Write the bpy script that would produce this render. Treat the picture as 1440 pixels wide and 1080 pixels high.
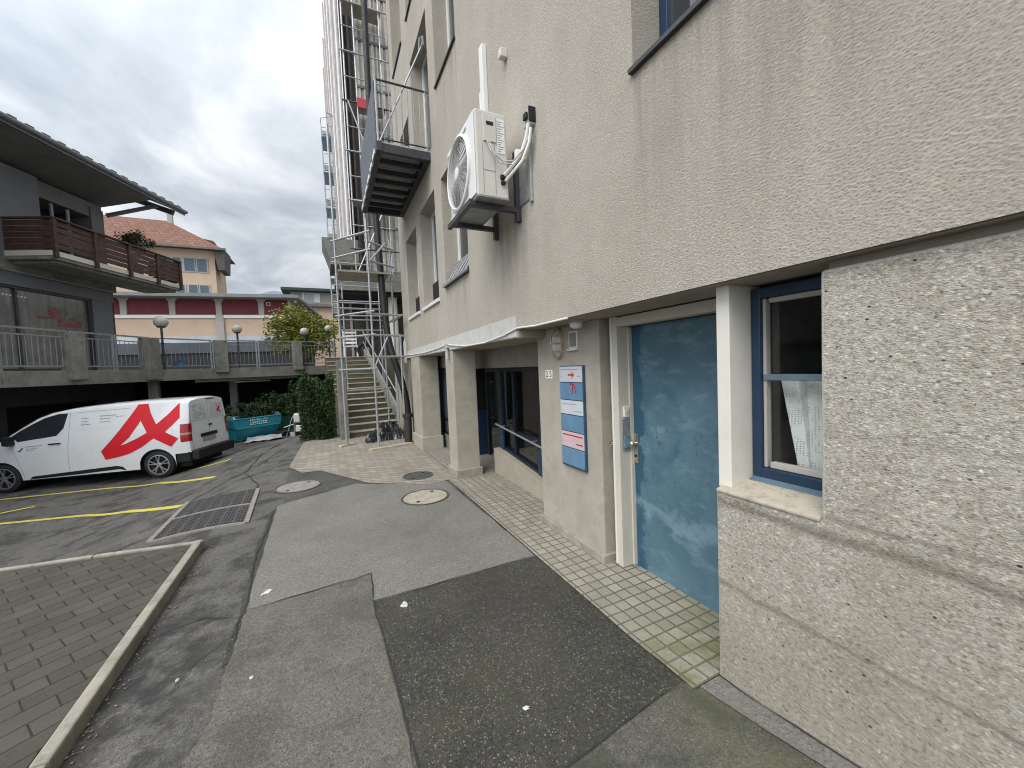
import bpy, bmesh, math, random
from mathutils import Vector, Matrix
random.seed(7)
for o in list(bpy.data.objects): bpy.data.objects.remove(o)
S = bpy.context.scene
col = S.collection
R = math.radians

# ------------------------------------------------------------------ camera
CY, CP, CR = R(25.534), R(2.689), R(-2.4156)
fw = Vector((math.sin(CY)*math.cos(CP), math.cos(CY)*math.cos(CP), -math.sin(CP)))
rt = Vector((math.cos(CY), -math.sin(CY), 0)); up = rt.cross(fw)
rt2 = rt*math.cos(CR)+up*math.sin(CR); up2 = up*math.cos(CR)-rt*math.sin(CR)
cd = bpy.data.cameras.new('camera'); cam = bpy.data.objects.new('camera', cd); col.objects.link(cam)
cam.matrix_world = Matrix(((rt2.x, up2.x, -fw.x, 0), (rt2.y, up2.y, -fw.y, 0), (rt2.z, up2.z, -fw.z, 1.68), (0, 0, 0, 1)))
cd.sensor_width = 36; cd.lens = 36*541/1440; cd.clip_start = .05; cd.clip_end = 4000
S.camera = cam
S.cycles.filter_width = 1.05
# ------------------------------------------------------------------ world, sun, exposure
SUN_AZ, SUN_EL = R(238), R(50)        # azimuth clockwise from +Y
w = bpy.data.worlds.new('World'); S.world = w; w.use_nodes = True
nt = w.node_tree; N = nt.nodes; Lk = nt.links; N.clear()
def nd(t, **k):
    n = N.new(t)
    for a, b in k.items(): setattr(n, a, b)
    return n
def vmath(op, a, b=None):
    n = nd('ShaderNodeMath', operation=op)
    for i, v in enumerate((a, b)):
        if v is None: continue
        if isinstance(v, (int, float)): n.inputs[i].default_value = v
        else: Lk.new(v, n.inputs[i])
    return n.outputs[0]
out = nd('ShaderNodeOutputWorld'); bg = nd('ShaderNodeBackground'); bg.inputs[1].default_value = .1
Lk.new(bg.outputs[0], out.inputs[0])
sky = nd('ShaderNodeTexSky', sky_type='NISHITA'); sky.sun_disc = False; sky.sun_elevation = SUN_EL; sky.sun_rotation = SUN_AZ
tc = nd('ShaderNodeTexCoord'); sp = nd('ShaderNodeSeparateXYZ'); Lk.new(tc.outputs['Generated'], sp.inputs[0])
zz = vmath('ADD', vmath('MAXIMUM', sp.outputs[2], 0), .16)
cb = nd('ShaderNodeCombineXYZ'); Lk.new(vmath('DIVIDE', sp.outputs[0], zz), cb.inputs[0]); Lk.new(vmath('DIVIDE', sp.outputs[1], zz), cb.inputs[1])
n1 = nd('ShaderNodeTexNoise'); n1.inputs['Scale'].default_value = 1.25; n1.inputs['Detail'].default_value = 9; n1.inputs['Roughness'].default_value = .56; n1.inputs['Distortion'].default_value = .35
Lk.new(cb.outputs[0], n1.inputs['Vector'])
cr = nd('ShaderNodeValToRGB'); e = cr.color_ramp.elements
e[0].position = .36; e[0].color = (3.15, 3.65, 4.2, 1); e[1].position = .65; e[1].color = (7.9, 8.0, 8.2, 1)
x = e.new(.5); x.color = (4.9, 5.3, 5.75, 1)
Lk.new(n1.outputs[0], cr.inputs[0])
# overcast sky: brighter overhead and round the veiled sun
sd = Vector((math.sin(SUN_AZ)*math.cos(SUN_EL), math.cos(SUN_AZ)*math.cos(SUN_EL), math.sin(SUN_EL)))
dt = nd('ShaderNodeVectorMath', operation='DOT_PRODUCT'); Lk.new(tc.outputs['Generated'], dt.inputs[0]); dt.inputs[1].default_value = sd
glow = vmath('MULTIPLY', vmath('POWER', vmath('MAXIMUM', vmath('ADD', vmath('MULTIPLY', dt.outputs['Value'], .5), .5), 0), 4), 2.6)
zen = vmath('MULTIPLY', vmath('POWER', vmath('MAXIMUM', sp.outputs[2], 0), 2), .9)
gain = vmath('ADD', vmath('ADD', glow, zen), .82)
sc_ = nd('ShaderNodeVectorMath', operation='SCALE'); Lk.new(cr.outputs[0], sc_.inputs[0]); Lk.new(gain, sc_.inputs['Scale'])
mx = nd('ShaderNodeMixRGB'); mx.inputs[0].default_value = .93; Lk.new(sky.outputs[0], mx.inputs[1]); Lk.new(sc_.outputs[0], mx.inputs[2])
Lk.new(mx.outputs[0], bg.inputs[0])
sl = bpy.data.lights.new('sun', 'SUN'); sl.energy = 1.5; sl.angle = R(35); sl.color = (1, .94, .85)
so = bpy.data.objects.new('sun', sl); col.objects.link(so)
so.rotation_euler = (-sd).to_track_quat('-Z', 'Y').to_euler()
S.view_settings.view_transform = 'Standard'; S.view_settings.look = 'None'; S.view_settings.exposure = .34; S.view_settings.gamma = 1

# ------------------------------------------------------------------ helpers
WM = {}
def parent_matrix(p): return WM.get(p.name, Matrix.Identity(4)) if p else Matrix.Identity(4)
def tag(o, label=None, cat=None, group=None, kind=None):
    if label: o['label'] = label
    if cat: o['category'] = cat
    if group: o['group'] = group
    if kind: o['kind'] = kind
    return o
def thing(name, label, cat, loc=(0, 0, 0), rot=None, group=None):
    o = bpy.data.objects.new(name, None); o.empty_display_size = .2; col.objects.link(o)
    m = Matrix.Translation(loc)
    if rot is not None: m = m @ (rot if isinstance(rot, Matrix) else Matrix.Rotation(rot, 4, 'Z'))
    o.matrix_world = m; WM[o.name] = m.copy()
    return tag(o, label, cat, group)
class MB:
    def __init__(s): s.bm = bmesh.new()
    def face(s, pts):
        try: return s.bm.faces.new([s.bm.verts.new(p) for p in pts])
        except ValueError: return None
    def hexa(s, v):
        vs = [s.bm.verts.new(p) for p in v]
        for f in ((0, 3, 2, 1), (4, 5, 6, 7), (0, 1, 5, 4), (1, 2, 6, 5), (2, 3, 7, 6), (3, 0, 4, 7)): s.bm.faces.new([vs[i] for i in f])
        return s
    def box(s, x0, y0, z0, x1, y1, z1):
        x0, x1 = sorted((x0, x1)); y0, y1 = sorted((y0, y1)); z0, z1 = sorted((z0, z1))
        return s.hexa([(x0, y0, z0), (x1, y0, z0), (x1, y1, z0), (x0, y1, z0), (x0, y0, z1), (x1, y0, z1), (x1, y1, z1), (x0, y1, z1)])
    def obox(s, c, ax, ay, az):
        c, ax, ay, az = map(Vector, (c, ax, ay, az))
        return s.hexa([c-ax-ay-az, c+ax-ay-az, c+ax+ay-az, c-ax+ay-az, c-ax-ay+az, c+ax-ay+az, c+ax+ay+az, c-ax+ay+az])
    def beam(s, p, q, w, h, upv=(0, 0, 1)):
        p, q = Vector(p), Vector(q); d = (q-p); u = Vector(upv)
        a = d.cross(u)
        if a.length < 1e-6: a = d.cross(Vector((1, 0, 0)))
        a.normalize(); b = a.cross(d).normalized()
        return s.obox((p+q)/2, d/2, a*w/2, b*h/2)
    def tube(s, pts, r, n=10, closed=False, caps=True):
        pts = [Vector(p) for p in pts]; rings = []; m = len(pts)
        rr = r if isinstance(r, (list, tuple)) else [r]*m
        ref = None
        for i, p in enumerate(pts):
            if closed: d = pts[(i+1) % m]-pts[i-1]
            else: d = pts[min(i+1, m-1)]-pts[max(i-1, 0)]
            d.normalize()
            if ref is None:
                ref = d.cross(Vector((0, 0, 1)))
                if ref.length < .05: ref = d.cross(Vector((0, 1, 0)))
            ref = (ref-d*ref.dot(d)).normalized(); b = d.cross(ref)
            rings.append([s.bm.verts.new(p+(ref*math.cos(2*math.pi*k/n)+b*math.sin(2*math.pi*k/n))*rr[i]) for k in range(n)])
        for i in range(m if closed else m-1):
            A, B = rings[i], rings[(i+1) % m]
            for k in range(n): s.bm.faces.new([A[k], A[(k+1) % n], B[(k+1) % n], B[k]])
        if not closed and caps: s.bm.faces.new(rings[0][::-1]); s.bm.faces.new(rings[-1])
        return s
    def prism(s, poly, vec):
        vec = Vector(vec); a = [s.bm.verts.new(Vector(p)) for p in poly]; b = [s.bm.verts.new(Vector(p)+vec) for p in poly]; n = len(a)
        s.bm.faces.new(a[::-1]); s.bm.faces.new(b)
        for i in range(n): s.bm.faces.new([a[i], a[(i+1) % n], b[(i+1) % n], b[i]])
        return s
    def lathe(s, prof, c=(0, 0, 0), axis=(0, 0, 1), n=24):
        ax = Vector(axis).normalized(); a = ax.orthogonal().normalized(); b = ax.cross(a); c = Vector(c); rings = []
        for r, z in prof:
            if r < 1e-5: rings.append([s.bm.verts.new(c+ax*z)])
            else: rings.append([s.bm.verts.new(c+ax*z+(a*math.cos(2*math.pi*k/n)+b*math.sin(2*math.pi*k/n))*r) for k in range(n)])
        for A, B in zip(rings, rings[1:]):
            for k in range(n):
                q = [A[k % len(A)], A[(k+1) % len(A)], B[(k+1) % len(B)], B[k % len(B)]]
                q = list(dict.fromkeys(q))
                if len(q) > 2:
                    try: s.bm.faces.new(q)
                    except ValueError: pass
        return s
    def strip(s, A, B):
        a = [s.bm.verts.new(p) for p in A]; b = [s.bm.verts.new(p) for p in B]
        for i in range(len(a)-1): s.bm.faces.new([a[i], a[i+1], b[i+1], b[i]])
        return s
    def grid(s, P):
        V = [[s.bm.verts.new(p) for p in row] for row in P]
        for i in range(len(V)-1):
            for j in range(len(V[0])-1): s.bm.faces.new([V[i][j], V[i+1][j], V[i+1][j+1], V[i][j+1]])
        return s
    def leaves(s, c, rad, n, size, clumps=0, flat=.6, rnd=random):
        c = Vector(c); cl = None
        if clumps:
            cl = []
            for _ in range(clumps):
                v = Vector((rnd.gauss(0, 1), rnd.gauss(0, 1), rnd.gauss(0, 1))).normalized()*rnd.uniform(.25, 1)
                cl.append((Vector((v.x*rad[0], v.y*rad[1], v.z*rad[2])), rnd.uniform(.18, .38)))
        for _ in range(n):
            v = Vector((rnd.gauss(0, 1), rnd.gauss(0, 1), rnd.gauss(0, 1))).normalized()*(rnd.random()**.4)
            if cl: k, r = rnd.choice(cl); p = c+k+Vector((v.x*rad[0], v.y*rad[1], v.z*rad[2]))*r
            else: p = c+Vector((v.x*rad[0], v.y*rad[1], v.z*rad[2]))
            a = Vector((rnd.gauss(0, 1), rnd.gauss(0, 1), rnd.gauss(0, .6))).normalized(); b = a.cross(Vector((rnd.gauss(0, 1), rnd.gauss(0, 1), rnd.gauss(0, 1)))).normalized()
            z = size*rnd.uniform(.6, 1.4)
            s.face([p-a*z, p-b*z*flat*.5, p+a*z, p+b*z*flat*.5])
        return s
    def build(s, name, mat, parent=None, smooth=False, bevel=0, local=False, seg=2, recalc=True):
        if recalc: bmesh.ops.recalc_face_normals(s.bm, faces=s.bm.faces)
        if parent and not local: s.bm.transform(parent_matrix(parent).inverted())
        me = bpy.data.meshes.new(name); s.bm.to_mesh(me); s.bm.free()
        o = bpy.data.objects.new(name, me); col.objects.link(o)
        if mat: me.materials.append(mat)
        if parent: o.parent = parent
        WM[o.name] = parent_matrix(parent)
        if smooth:
            for p in me.polygons: p.use_smooth = True
            me.set_sharp_from_angle(angle=R(38))
        if bevel:
            b = o.modifiers.new('edge', 'BEVEL'); b.width = bevel; b.segments = seg; b.limit_method = 'ANGLE'; b.angle_limit = R(40)
        return o
def text_mesh(txt, size, M, name, mat, parent, depth=.001):
    cu = bpy.data.curves.new('t', 'FONT'); cu.body = txt; cu.size = size; cu.align_x = 'CENTER'; cu.align_y = 'CENTER'; cu.extrude = depth
    t = bpy.data.objects.new('t', cu); col.objects.link(t); bpy.context.view_layer.update()
    me = bpy.data.meshes.new_from_object(t.evaluated_get(bpy.context.evaluated_depsgraph_get())); bpy.data.objects.remove(t)
    me.transform(parent_matrix(parent).inverted() @ M); me.materials.clear(); me.materials.append(mat)
    o = bpy.data.objects.new(name, me); col.objects.link(o); o.parent = parent; WM[o.name] = parent_matrix(parent)
    return o
def copy_thing(src, loc=None, rotz=None, label=None):
    def cp(o, par):
        c = o.copy(); col.objects.link(c); c.parent = par
        for ch in o.children: cp(ch, c)
        return c
    c = cp(src, None)
    if loc is not None: c.location = loc
    if rotz is not None: c.rotation_euler = (0, 0, rotz)
    if label: c['label'] = label
    return c

# ------------------------------------------------------------------ materials
class NT:
    def __init__(s, name, rough=.8, metal=0, spec=.3):
        s.m = bpy.data.materials.new(name); s.m.use_nodes = True; s.t = s.m.node_tree; s.N = s.t.nodes
        s.b = s.N['Principled BSDF']; s.b.inputs['Roughness'].default_value = rough; s.b.inputs['Metallic'].default_value = metal; s.b.inputs['Specular IOR Level'].default_value = spec
        s.tc = s.N.new('ShaderNodeNewGeometry').outputs['Position']; s.nrm = None
    def lk(s, a, b): s.t.links.new(a, b)
    def put(s, sock, v):
        if hasattr(v, 'is_linked') or isinstance(v, bpy.types.NodeSocket): s.lk(v, sock)
        elif isinstance(v, (tuple, list)) and len(v) == 3 and sock.type == 'RGBA': sock.default_value = (*v, 1)
        else: sock.default_value = v
    def mapped(s, scale=(1, 1, 1), rot=(0, 0, 0), loc=(0, 0, 0)):
        n = s.N.new('ShaderNodeMapping'); n.inputs['Scale'].default_value = scale; n.inputs['Rotation'].default_value = rot; n.inputs['Location'].default_value = loc
        s.lk(s.tc, n.inputs[0]); return n.outputs[0]
    def noise(s, scale, detail=4, rough=.55, vec=None, dist=0):
        n = s.N.new('ShaderNodeTexNoise'); n.inputs['Scale'].default_value = scale; n.inputs['Detail'].default_value = detail; n.inputs['Roughness'].default_value = rough; n.inputs['Distortion'].default_value = dist
        s.lk(vec or s.tc, n.inputs['Vector']); return n.outputs[0]
    def voro(s, scale, out='Distance', feature='F1', vec=None, rnd=1):
        n = s.N.new('ShaderNodeTexVoronoi'); n.feature = feature; n.inputs['Scale'].default_value = scale; n.inputs['Randomness'].default_value = rnd
        s.lk(vec or s.tc, n.inputs['Vector']); return n.outputs[out]
    def ramp(s, f, *st):
        n = s.N.new('ShaderNodeValToRGB'); e = n.color_ramp.elements
        for i, (p, c) in enumerate(st):
            c = (c, c, c, 1) if isinstance(c, (int, float)) else (*c, 1)
            if i < 2: e[i].position = p; e[i].color = c
            else: k = e.new(p); k.color = c
        s.lk(f, n.inputs[0]); return n.outputs[0]
    def mix(s, f, a, b, mode='MIX'):
        n = s.N.new('ShaderNodeMixRGB'); n.blend_type = mode; s.put(n.inputs[0], f); s.put(n.inputs[1], a); s.put(n.inputs[2], b); return n.outputs[0]
    def math(s, op, a, b=0.):
        n = s.N.new('ShaderNodeMath'); n.operation = op; s.put(n.inputs[0], a); s.put(n.inputs[1], b); return n.outputs[0]
    def xyz(s):
        n = s.N.new('ShaderNodeSeparateXYZ'); s.lk(s.tc, n.inputs[0]); return n.outputs
    def color(s, v): s.put(s.b.inputs['Base Color'], v); return s
    def bump(s, h, strength=.5, dist=.005):
        n = s.N.new('ShaderNodeBump'); n.inputs['Strength'].default_value = strength; n.inputs['Distance'].default_value = dist; s.lk(h, n.inputs['Height'])
        if s.nrm: s.lk(s.nrm, n.inputs['Normal'])
        s.nrm = n.outputs[0]; s.put(s.b.inputs['Normal'], s.nrm); return s
    def rough(s, v): s.put(s.b.inputs['Roughness'], v); return s
def simple(name, c, rough=.6, metal=0, var=.18, scale=6, bump=0, bscale=60, spec=.4, dirt=None):
    n = NT(name, rough, metal, spec)
    f = n.noise(scale, 5, .6)
    cc = n.mix(n.ramp(f, (.3, 0.), (.7, 1.)), tuple(v*(1-var) for v in c), tuple(min(1, v*(1+var)) for v in c))
    if dirt: cc = n.mix(n.ramp(n.noise(scale*2.3, 7, .7), (.52, 0.), (.72, dirt[1])), cc, dirt[0])
    n.color(cc)
    n.rough(n.ramp(n.noise(scale*3, 3), (.3, max(rough-.1, .02)), (.7, min(rough+.1, 1))))
    if bump: n.bump(n.noise(bscale, 5, .6), .6, bump)
    return n.m
M = {}
def stucco(name, c0, c1, scale=1., strength=.9):
    n = NT(name, .92, 0, .15)
    v = n.mapped((1, 62*scale, 98*scale), (R(-24), 0, 0))
    a = n.noise(1, 6, .72, v, .25); b = n.noise(150*scale, 5, .72); k = n.voro(85*scale, vec=n.mapped((1, .8, 1.25), (R(-30), 0, 0)))
    h = n.mix(.62, a, b); h = n.mix(.28, h, k)
    big = n.noise(.8, 6, .6); mid = n.noise(3.5, 6, .7)
    c = n.mix(n.ramp(big, (.3, 0.), (.7, 1.)), c0, c1)
    c = n.mix(n.ramp(mid, (.4, .0), (.75, .4)), c, tuple(x*.82 for x in c0))
    st = n.noise(1, 6, .65, n.mapped((3, 3.2, .5)))           # faint rain streaks down the face
    c = n.mix(n.ramp(st, (.5, 0.), (.75, .22)), c, tuple(x*.74 for x in c0))
    c = n.mix(n.ramp(h, (.36, .6), (.48, 0.)), c, tuple(x*.52 for x in c0))   # darker in the pits of the grain
    c = n.mix(n.ramp(h, (.54, .0), (.66, .5)), c, tuple(min(1, x*1.25) for x in c1))
    X, Y, Z = n.xyz()                                        # dirty runs below the sills and the unit
    for ya, yb, zt, ln, amt in ((.62, 1.76, 3.34, 1.2, .42), (4.80, 5.76, 5.83, 1.1, .4), (3.1, 3.9, 3.1, 1.0, .35), (4.68, 5.74, 2.9, .7, .35), (-9, 20, 13.4, 2.5, .2)):
        yc, hw = (ya+yb)/2, (yb-ya)/2
        m = n.math('MULTIPLY', n.ramp(n.math('ABSOLUTE', n.math('SUBTRACT', Y, yc)), (max(0, hw-.1)/20, 1.), (min(1, (hw+.04)/20), 0.)) if False else n.math('LESS_THAN', n.math('ABSOLUTE', n.math('SUBTRACT', Y, yc)), hw), n.math('LESS_THAN', Z, zt))
        fall = n.math('MAXIMUM', n.math('SUBTRACT', 1., n.math('DIVIDE', n.math('SUBTRACT', zt, Z), ln)), 0.)
        c = n.mix(n.math('MULTIPLY', n.math('MULTIPLY', m, fall), n.math('MULTIPLY', n.ramp(n.noise(1, 4, .6, n.mapped((4, 9, .4))), (.42, 0.), (.62, 1.)), amt)), c, tuple(x*.45 for x in c0))
    n.color(c); n.bump(h, strength, .013); return n.m
M['stucco'] = stucco('stucco_render', (.415, .376, .316), (.50, .458, .396))
M['smooth_render'] = simple('column_render', (.38, .35, .29), .9, var=.12, scale=3, bump=.004, bscale=110, spec=.15, dirt=((.25, .23, .19), .5))
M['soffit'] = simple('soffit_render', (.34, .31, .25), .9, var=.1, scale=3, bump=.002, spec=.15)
M['plaster_patch'] = simple('grey_plaster_patch', (.52, .51, .49), .85, var=.1, scale=7, bump=.003, bscale=40, spec=.15, dirt=((.4, .39, .36), .5))
n = NT('exposed_aggregate_concrete', .9, 0, .2)
av = n.mapped((1, .8, 1.3), (R(-12), 0, 0)); ag = n.voro(135, 'Color', vec=av); agd = n.voro(135, vec=av); fine = n.noise(210, 5, .75)
x, y, z = n.xyz()
base = n.mix(n.ramp(n.noise(2.2, 6, .65), (.3, 0.), (.7, 1.)), (.33, .30, .245), (.43, .40, .34))
base = n.mix(.62, base, n.ramp(n.voro(92, 'Color', vec=av), (.0, (.13, .115, .09)), (1., (.66, .63, .57)), (.16, (.29, .265, .22)), (.5, (.38, .352, .30)), (.86, (.47, .44, .385))))
base = n.mix(n.ramp(n.noise(190, 5, .75), (.36, .7), (.47, 0.)), base, (.17, .15, .115))
base = n.mix(n.ramp(n.noise(150, 5, .75), (.54, .0), (.66, .6)), base, (.52, .49, .43))
base = n.mix(n.ramp(n.noise(28, 6, .8), (.52, .0), (.70, .35)), base, (.22, .195, .15))
base = n.mix(n.ramp(ag, (.0, .75), (.2, .0), (1, .0)), base, (.16, .14, .11))
base = n.mix(n.ramp(ag, (.80, 0.), (.9, .7), (1, .8)), base, (.60, .58, .53))
pit = n.ramp(n.voro(17, 'Distance', vec=n.mapped((1, 1, 1.6))), (.075, 1.), (.115, 0.))
pm = n.math('MULTIPLY', pit, n.ramp(n.voro(17, 'Color', vec=n.mapped((1, 1, 1.6))), (.60, 0.), (.66, 1.)))
base = n.mix(pm, base, (.05, .045, .035))
yw = n.noise(2.2, 6, .7, n.mapped((1, 1, 3)))                # damp bands along the old shuttering joints
for zc, wd, amt in ((.955, .035, .8), (1.03, .018, .55), (.53, .016, .75), (1.36, .014, .32)):
    d = n.math('ABSOLUTE', n.math('SUBTRACT', n.math('ADD', z, n.math('MULTIPLY', n.math('SUBTRACT', yw, .5), .09)), zc))
    base = n.mix(n.ramp(d, (0, amt), (wd, 0.)), base, (.15, .135, .105))
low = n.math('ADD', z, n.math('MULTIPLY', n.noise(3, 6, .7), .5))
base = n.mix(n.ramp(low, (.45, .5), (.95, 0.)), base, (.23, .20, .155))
base = n.mix(n.ramp(n.noise(1.3, 7, .7, n.mapped((1, 1, .6), loc=(5, 2, 1))), (.5, 0.), (.68, .45)), base, (.19, .165, .125))
base = n.mix(1., base, n.ramp(n.voro(112, 'Color', vec=n.mapped((1, .85, 1.25), (R(-12), 0, 0), (.3, .2, .1))), (0, .5), (1, 1.7), (.14, .8), (.35, 1.03), (.8, 1.14)), 'MULTIPLY')
base = n.mix(pm, base, (.045, .04, .032))
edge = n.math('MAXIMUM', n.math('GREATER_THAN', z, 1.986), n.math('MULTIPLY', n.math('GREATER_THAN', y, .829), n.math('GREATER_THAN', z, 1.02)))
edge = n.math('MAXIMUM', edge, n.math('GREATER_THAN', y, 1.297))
base = n.mix(n.math('MULTIPLY', edge, .6), base, (.52, .495, .44))  # smooth cement edges, with the lit bevel line painted in paler
n.color(base)
hh = n.mix(.5, n.ramp(agd, (0, 1.), (.6, 0.)), fine); hh = n.mix(pm, hh, (0, 0, 0))
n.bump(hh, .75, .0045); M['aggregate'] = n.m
def asphalt(name, c0, c1, sp=.5, scale=150, stain=None, rough=.85, moss=0, grain=.75):
    n = NT(name, rough, 0, .3)
    v = n.voro(scale, 'Color'); d = n.voro(scale)
    c = n.mix(n.ramp(n.noise(1.6, 7, .65), (.32, 0.), (.68, 1.)), c0, c1)
    c = n.mix(n.ramp(n.noise(38, 5, .7), (.4, .0), (.66, .5)), c, tuple(x*1.35 for x in c1))
    c = n.mix(n.ramp(v, (.1, grain), (.35, 0.), (1, 0.)), c, tuple(x*.38 for x in c0))
    c = n.mix(.45, c, n.mix(1., c, n.ramp(n.voro(scale*.62, 'Color', vec=n.mapped((1, 1, 1), (0, 0, .5))), (0, .4), (1, 2.1), (.4, .88), (.8, 1.2)), 'MULTIPLY'))
    c = n.mix(n.ramp(v, (.80, 0.), (.93, sp), (1, sp)), c, (.36, .345, .315))
    c = n.mix(n.ramp(n.noise(.9, 6, .6, n.mapped((1, 1, 1), loc=(3, 1, 0))), (.5, 0.), (.72, .4)), c, tuple(x*.6 for x in c0))
    if stain and stain > .8:                                  # oil and damp stains along the kerb
        X, Y, Z = n.xyz(); k = n.math('MULTIPLY', n.ramp(n.math('ABSOLUTE', n.math('ADD', X, .97)), (.12, 1.), (.42, 0.)), n.ramp(n.math('ABSOLUTE', n.math('SUBTRACT', Y, 2.9)), (.9, 1.), (1.9, 0.)))
        c = n.mix(n.math('MULTIPLY', k, n.ramp(n.noise(4.5, 8, .75), (.44, 0.), (.56, .8))), c, (.028, .026, .025))
    if stain: c = n.mix(n.ramp(n.noise(2.4, 9, .72, n.mapped((1, 1, 1), loc=(9, 4, 0))), (.49, 0.), (.60, stain)), c, (.032, .031, .031))
    if moss: c = n.mix(n.ramp(n.noise(2.1, 6, .7, n.mapped((1, 1, 1), loc=(2, 7, 0))), (.45, 0.), (.72, moss)), c, (.10, .105, .045))
    n.color(c); n.bump(n.mix(.35, n.ramp(d, (0, 1.), (.7, 0.)), n.noise(55, 4, .7)), .55, .005); return n.m
M['asphalt'] = asphalt('old_asphalt', (.080, .076, .069), (.130, .123, .110), .35, 190, .82)
M['asphalt_light'] = asphalt('light_asphalt_patch', (.148, .140, .121), (.205, .195, .172), .35, 200)
M['asphalt_mid'] = asphalt('mid_asphalt_patch', (.102, .095, .079), (.15, .14, .118), .45, 210, stain=.35)
M['asphalt_dark'] = asphalt('coarse_dark_asphalt', (.032, .030, .025), (.060, .056, .047), .6, 160, moss=.2, rough=.75)
M['asphalt_moss'] = asphalt('mossy_asphalt', (.08, .076, .062), (.118, .112, .092), .45, 200, stain=.6, moss=.65)
M['asphalt_fresh'] = asphalt('smooth_dark_asphalt', (.068, .065, .06), (.098, .094, .086), .3, 190, stain=.35)
def bricks(name, c0, c1, mortar, bw, bh, ms, off=.5, rot=0, bump=.006, moss=None, rough=.85):
    n = NT(name, rough, 0, .25)
    b = n.N.new('ShaderNodeTexBrick'); b.offset = off; b.inputs['Scale'].default_value = 1; b.inputs['Brick Width'].default_value = bw; b.inputs['Row Height'].default_value = bh; b.inputs['Mortar Size'].default_value = ms; b.inputs['Mortar Smooth'].default_value = .25
    b.inputs['Color1'].default_value = (*c0, 1); b.inputs['Color2'].default_value = (*c1, 1); b.inputs['Mortar'].default_value = (*mortar, 1)
    mp = n.mapped((1, 1, 1), (0, 0, rot)); wob = n.noise(3, 3)
    wv = n.N.new('ShaderNodeVectorMath'); wv.operation = 'ADD'; n.lk(mp, wv.inputs[0]); sc = n.N.new('ShaderNodeVectorMath'); sc.operation = 'SCALE'; sc.inputs['Scale'].default_value = ms*2.6
    nz = n.N.new('ShaderNodeTexNoise'); nz.inputs['Scale'].default_value = 4.5; nz.inputs['Detail'].default_value = 3; n.lk(n.tc, nz.inputs['Vector']); n.lk(nz.outputs['Color'], sc.inputs[0]); n.lk(sc.outputs[0], wv.inputs[1]); n.lk(wv.outputs[0], b.inputs['Vector'])
    c = b.outputs['Color']
    c = n.mix(n.ramp(n.noise(2.2, 7, .68), (.35, 0.), (.7, .55)), c, tuple(x*.6 for x in c0))
    c = n.mix(n.ramp(n.noise(90, 4, .7), (.4, .0), (.7, .3)), c, tuple(min(1, x*1.4) for x in c1))
    if moss: c = n.mix(n.math('MULTIPLY', n.ramp(n.noise(5, 6, .7), (.38, 0.), (.6, 1.)), moss(n)), c, (.13, .135, .045))
    n.color(c); inv = n.math('SUBTRACT', 1., b.outputs['Fac'])
    n.bump(n.mix(.2, inv, n.noise(70, 4, .7)), .8, bump); return n.m
def moss_end(n):
    x, y, z = n.xyz(); return n.ramp(n.math('MULTIPLY', n.math('SUBTRACT', y, 1.3), 1.), (.05, .95), (.5, .2), (.95, 0.))
M['tiles'] = bricks('square_paving_tiles', (.245, .225, .18), (.35, .325, .265), (.07, .063, .045), .094, .094, .0065, 0, moss=moss_end)
M['porch_paving'] = bricks('porch_paving', (.24, .22, .185), (.30, .28, .24), (.12, .11, .09), .2, .1, .006)
M['yard_paving'] = bricks('yard_paving', (.245, .215, .175), (.35, .315, .265), (.13, .115, .09), .2, .1, .009, rot=R(45))
M['terrace_pavers'] = bricks('grey_terrace_pavers', (.064, .058, .046), (.092, .085, .068), (.018, .017, .014), .225, .14, .0045, .5, rot=R(-32), bump=.008)
M['kerb'] = simple('kerb_concrete', (.31, .29, .24), .9, var=.2, scale=5, bump=.004, bscale=90, spec=.15, dirt=((.17, .16, .12), .7))
M['old_concrete'] = simple('weathered_concrete', (.21, .205, .18), .9, var=.25, scale=2.5, bump=.004, bscale=70, spec=.15, dirt=((.075, .075, .06), .8))
M['stair_concrete'] = simple('stair_concrete', (.12, .108, .078), .9, var=.2, scale=4, bump=.003, spec=.15, dirt=((.10, .09, .06), .7))
M['nosing'] = simple('step_nosing', (.36, .335, .27), .85, var=.12, scale=8, spec=.2)
M['cream'] = simple('cream_painted_metal', (.55, .515, .44), .5, var=.05, scale=4, dirt=((.45, .41, .33), .35))
M['cream_light'] = simple('light_cream_paint', (.70, .67, .60), .5, var=.04, scale=4, dirt=((.55, .5, .42), .3))
M['blue_frame'] = simple('dark_blue_window_paint', (.014, .036, .072), .38, var=.12, scale=9)
M['navy'] = simple('near_black_navy_paint', (.006, .012, .026), .4, var=.15, scale=8)
M['blue_sill'] = simple('blue_grey_sill', (.11, .16, .21), .5, var=.12, scale=8, dirt=((.2, .2, .18), .4))
M['sill_stone'] = simple('worn_sill_concrete', (.43, .385, .31), .85, var=.15, scale=9, bump=.002, spec=.2, dirt=((.2, .165, .12), .8))
M['white_metal'] = simple('white_painted_metal', (.72, .72, .70), .4, var=.04, scale=4)
M['ac_side'] = simple('ivory_painted_metal', (.60, .57, .52), .45, var=.05, scale=4)
M['white_plastic'] = simple('white_plastic', (.74, .73, .69), .5, var=.06, scale=6, dirt=((.5, .48, .42), .3))
M['grey_plastic'] = simple('grey_plastic', (.42, .42, .40), .5, var=.08)
M['black'] = simple('black_plastic', (.011, .011, .012), .6, var=.2)
M['rubber'] = simple('tyre_rubber', (.022, .022, .023), .85, var=.2, scale=20)
M['galv'] = simple('galvanised_steel', (.42, .43, .44), .45, metal=.6, var=.18, scale=12, dirt=((.3, .29, .27), .4))
M['dark_steel'] = simple('dark_grey_steel', (.06, .062, .066), .5, metal=.4, var=.2)
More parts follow.
